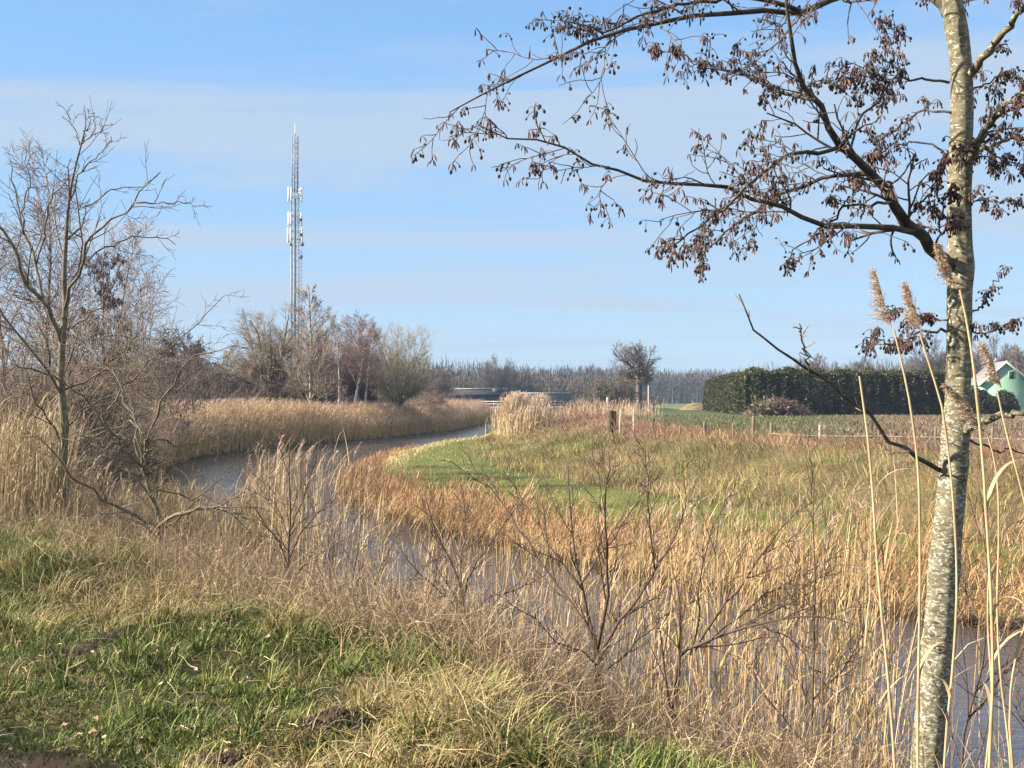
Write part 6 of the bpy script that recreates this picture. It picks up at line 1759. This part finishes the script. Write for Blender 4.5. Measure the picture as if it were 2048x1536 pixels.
# ------------------------------------------------------------------ sky, sun, air, camera
SUN_EL, SUN_AZ = math.radians(27), math.radians(262)     # azimuth clockwise from +y
w = bpy.data.worlds.new('World'); bpy.context.scene.world = w; w.use_nodes = True
nt = w.node_tree; nt.nodes.clear()
sky = nd(nt, 'ShaderNodeTexSky', sky_type='NISHITA', sun_disc=False, sun_elevation=SUN_EL, sun_rotation=SUN_AZ, air_density=1.15, dust_density=0.25, ozone_density=3.0, altitude=10)
tc = nd(nt, 'ShaderNodeTexCoord')
sx = nd(nt, 'ShaderNodeSeparateXYZ'); nt.links.new(tc.outputs['Generated'], sx.inputs[0])
mz = nd(nt, 'ShaderNodeMath', operation='MAXIMUM'); mz.inputs[1].default_value = 0.0; nt.links.new(sx.outputs['Z'], mz.inputs[0])
az_ = nd(nt, 'ShaderNodeMath', operation='ADD'); az_.inputs[1].default_value = 0.08; nt.links.new(mz.outputs[0], az_.inputs[0])
dx = nd(nt, 'ShaderNodeMath', operation='DIVIDE'); nt.links.new(sx.outputs['X'], dx.inputs[0]); nt.links.new(az_.outputs[0], dx.inputs[1])
dy = nd(nt, 'ShaderNodeMath', operation='DIVIDE'); nt.links.new(sx.outputs['Y'], dy.inputs[0]); nt.links.new(az_.outputs[0], dy.inputs[1])
cb_ = nd(nt, 'ShaderNodeCombineXYZ'); nt.links.new(dx.outputs[0], cb_.inputs[0]); nt.links.new(dy.outputs[0], cb_.inputs[1])
mp = nd(nt, 'ShaderNodeMapping'); mp.inputs['Scale'].default_value = (0.34, 1.15, 1); mp.inputs['Rotation'].default_value = (0, 0, -0.18); mp.inputs['Location'].default_value = (3.1, 1.7, 0)
nt.links.new(cb_.outputs[0], mp.inputs[0])
cn_ = nd(nt, 'ShaderNodeTexNoise', Scale=0.9, Detail=9.0, Roughness=0.6, Distortion=0.7)
nt.links.new(mp.outputs[0], cn_.inputs['Vector'])
cr_ = nd(nt, 'ShaderNodeMapRange'); cr_.inputs[1].default_value = 0.42; cr_.inputs[2].default_value = 0.60; cr_.inputs[3].default_value = 0.0; cr_.inputs[4].default_value = 0.8
cr_.interpolation_type = 'SMOOTHSTEP'
nt.links.new(cn_.outputs['Fac'], cr_.inputs[0])
rp = nd(nt, 'ShaderNodeValToRGB')
for e, (q, c) in zip([rp.color_ramp.elements[0], rp.color_ramp.elements[1], rp.color_ramp.elements.new(0.12), rp.color_ramp.elements.new(0.30), rp.color_ramp.elements.new(0.5)],
                     [(0.0, (0.182, 0.255, 0.335)), (1.0, (0.03, 0.075, 0.19)), (0.12, (0.145, 0.238, 0.358)), (0.30, (0.102, 0.206, 0.366)), (0.5, (0.06, 0.13, 0.28))]):
    e.position = q; e.color = (*c, 1)
nt.links.new(sx.outputs['Z'], rp.inputs[0])
sc10 = nd(nt, 'ShaderNodeVectorMath', operation='SCALE'); sc10.inputs['Scale'].default_value = 10.0; nt.links.new(rp.outputs[0], sc10.inputs[0])
blend = nd(nt, 'ShaderNodeMixRGB'); blend.inputs[0].default_value = 0.85
nt.links.new(sky.outputs[0], blend.inputs[1]); nt.links.new(sc10.outputs[0], blend.inputs[2])
mixc = nd(nt, 'ShaderNodeMixRGB'); mixc.inputs[2].default_value = (2.12, 2.58, 3.15, 1)
nt.links.new(cr_.outputs[0], mixc.inputs[0]); nt.links.new(blend.outputs[0], mixc.inputs[1])
bg = nd(nt, 'ShaderNodeBackground', Strength=0.083); nt.links.new(mixc.outputs[0], bg.inputs[0])
wo = nd(nt, 'ShaderNodeOutputWorld'); nt.links.new(bg.outputs[0], wo.inputs[0])

sl = bpy.data.lights.new('sun', 'SUN'); sl.energy = 5.0; sl.angle = math.radians(0.5); sl.color = (1.0, 0.89, 0.74)
so = bpy.data.objects.new('sun', sl); C.objects.link(so)
so.rotation_euler = (SUN_EL - PI / 2, 0, -SUN_AZ)
so.rotation_euler = (PI / 2 - SUN_EL, 0, PI - SUN_AZ)

HAZE = 0.00042
if HAZE:
    m, nt, out = new_mat('thin_air')
    pv = nd(nt, 'ShaderNodeVolumePrincipled', Density=HAZE)
    pv.inputs['Color'].default_value = (0.32, 0.44, 0.62, 1)
    nt.links.new(pv.outputs[0], out.inputs['Volume'])
    hz_ = MB().box((0, 0, 27.0), (5400, 5400, 60.0)).build('haze', m)
    tag(hz_, 'thin pale haze filling the air over the whole landscape', 'haze', kind='stuff')

cam = bpy.data.cameras.new('camera'); cam.sensor_width = 36.0; cam.lens = 36.0 * F / 2048.0
cam.shift_y = (HV - 768.0) / 2048.0; cam.clip_start = 0.05; cam.clip_end = 12000
co = bpy.data.objects.new('camera', cam); C.objects.link(co)
co.location = (0, 0, CZ); co.rotation_euler = (PI / 2, 0, 0)
sc = bpy.context.scene; sc.camera = co
sc.render.engine = 'CYCLES'
cy_ = sc.cycles
cy_.max_bounces = 6; cy_.diffuse_bounces = 1; cy_.glossy_bounces = 3; cy_.transmission_bounces = 3; cy_.transparent_max_bounces = 4; cy_.volume_bounces = 1
cy_.caustics_reflective = False; cy_.caustics_refractive = False
sc.view_settings.view_transform = 'Standard'; sc.view_settings.look = 'None'
sc.view_settings.exposure = 1.66; sc.view_settings.gamma = 1.0; sc.view_settings.use_curve_mapping = False
cy_.use_denoising = True; cy_.denoising_prefilter = 'NONE'
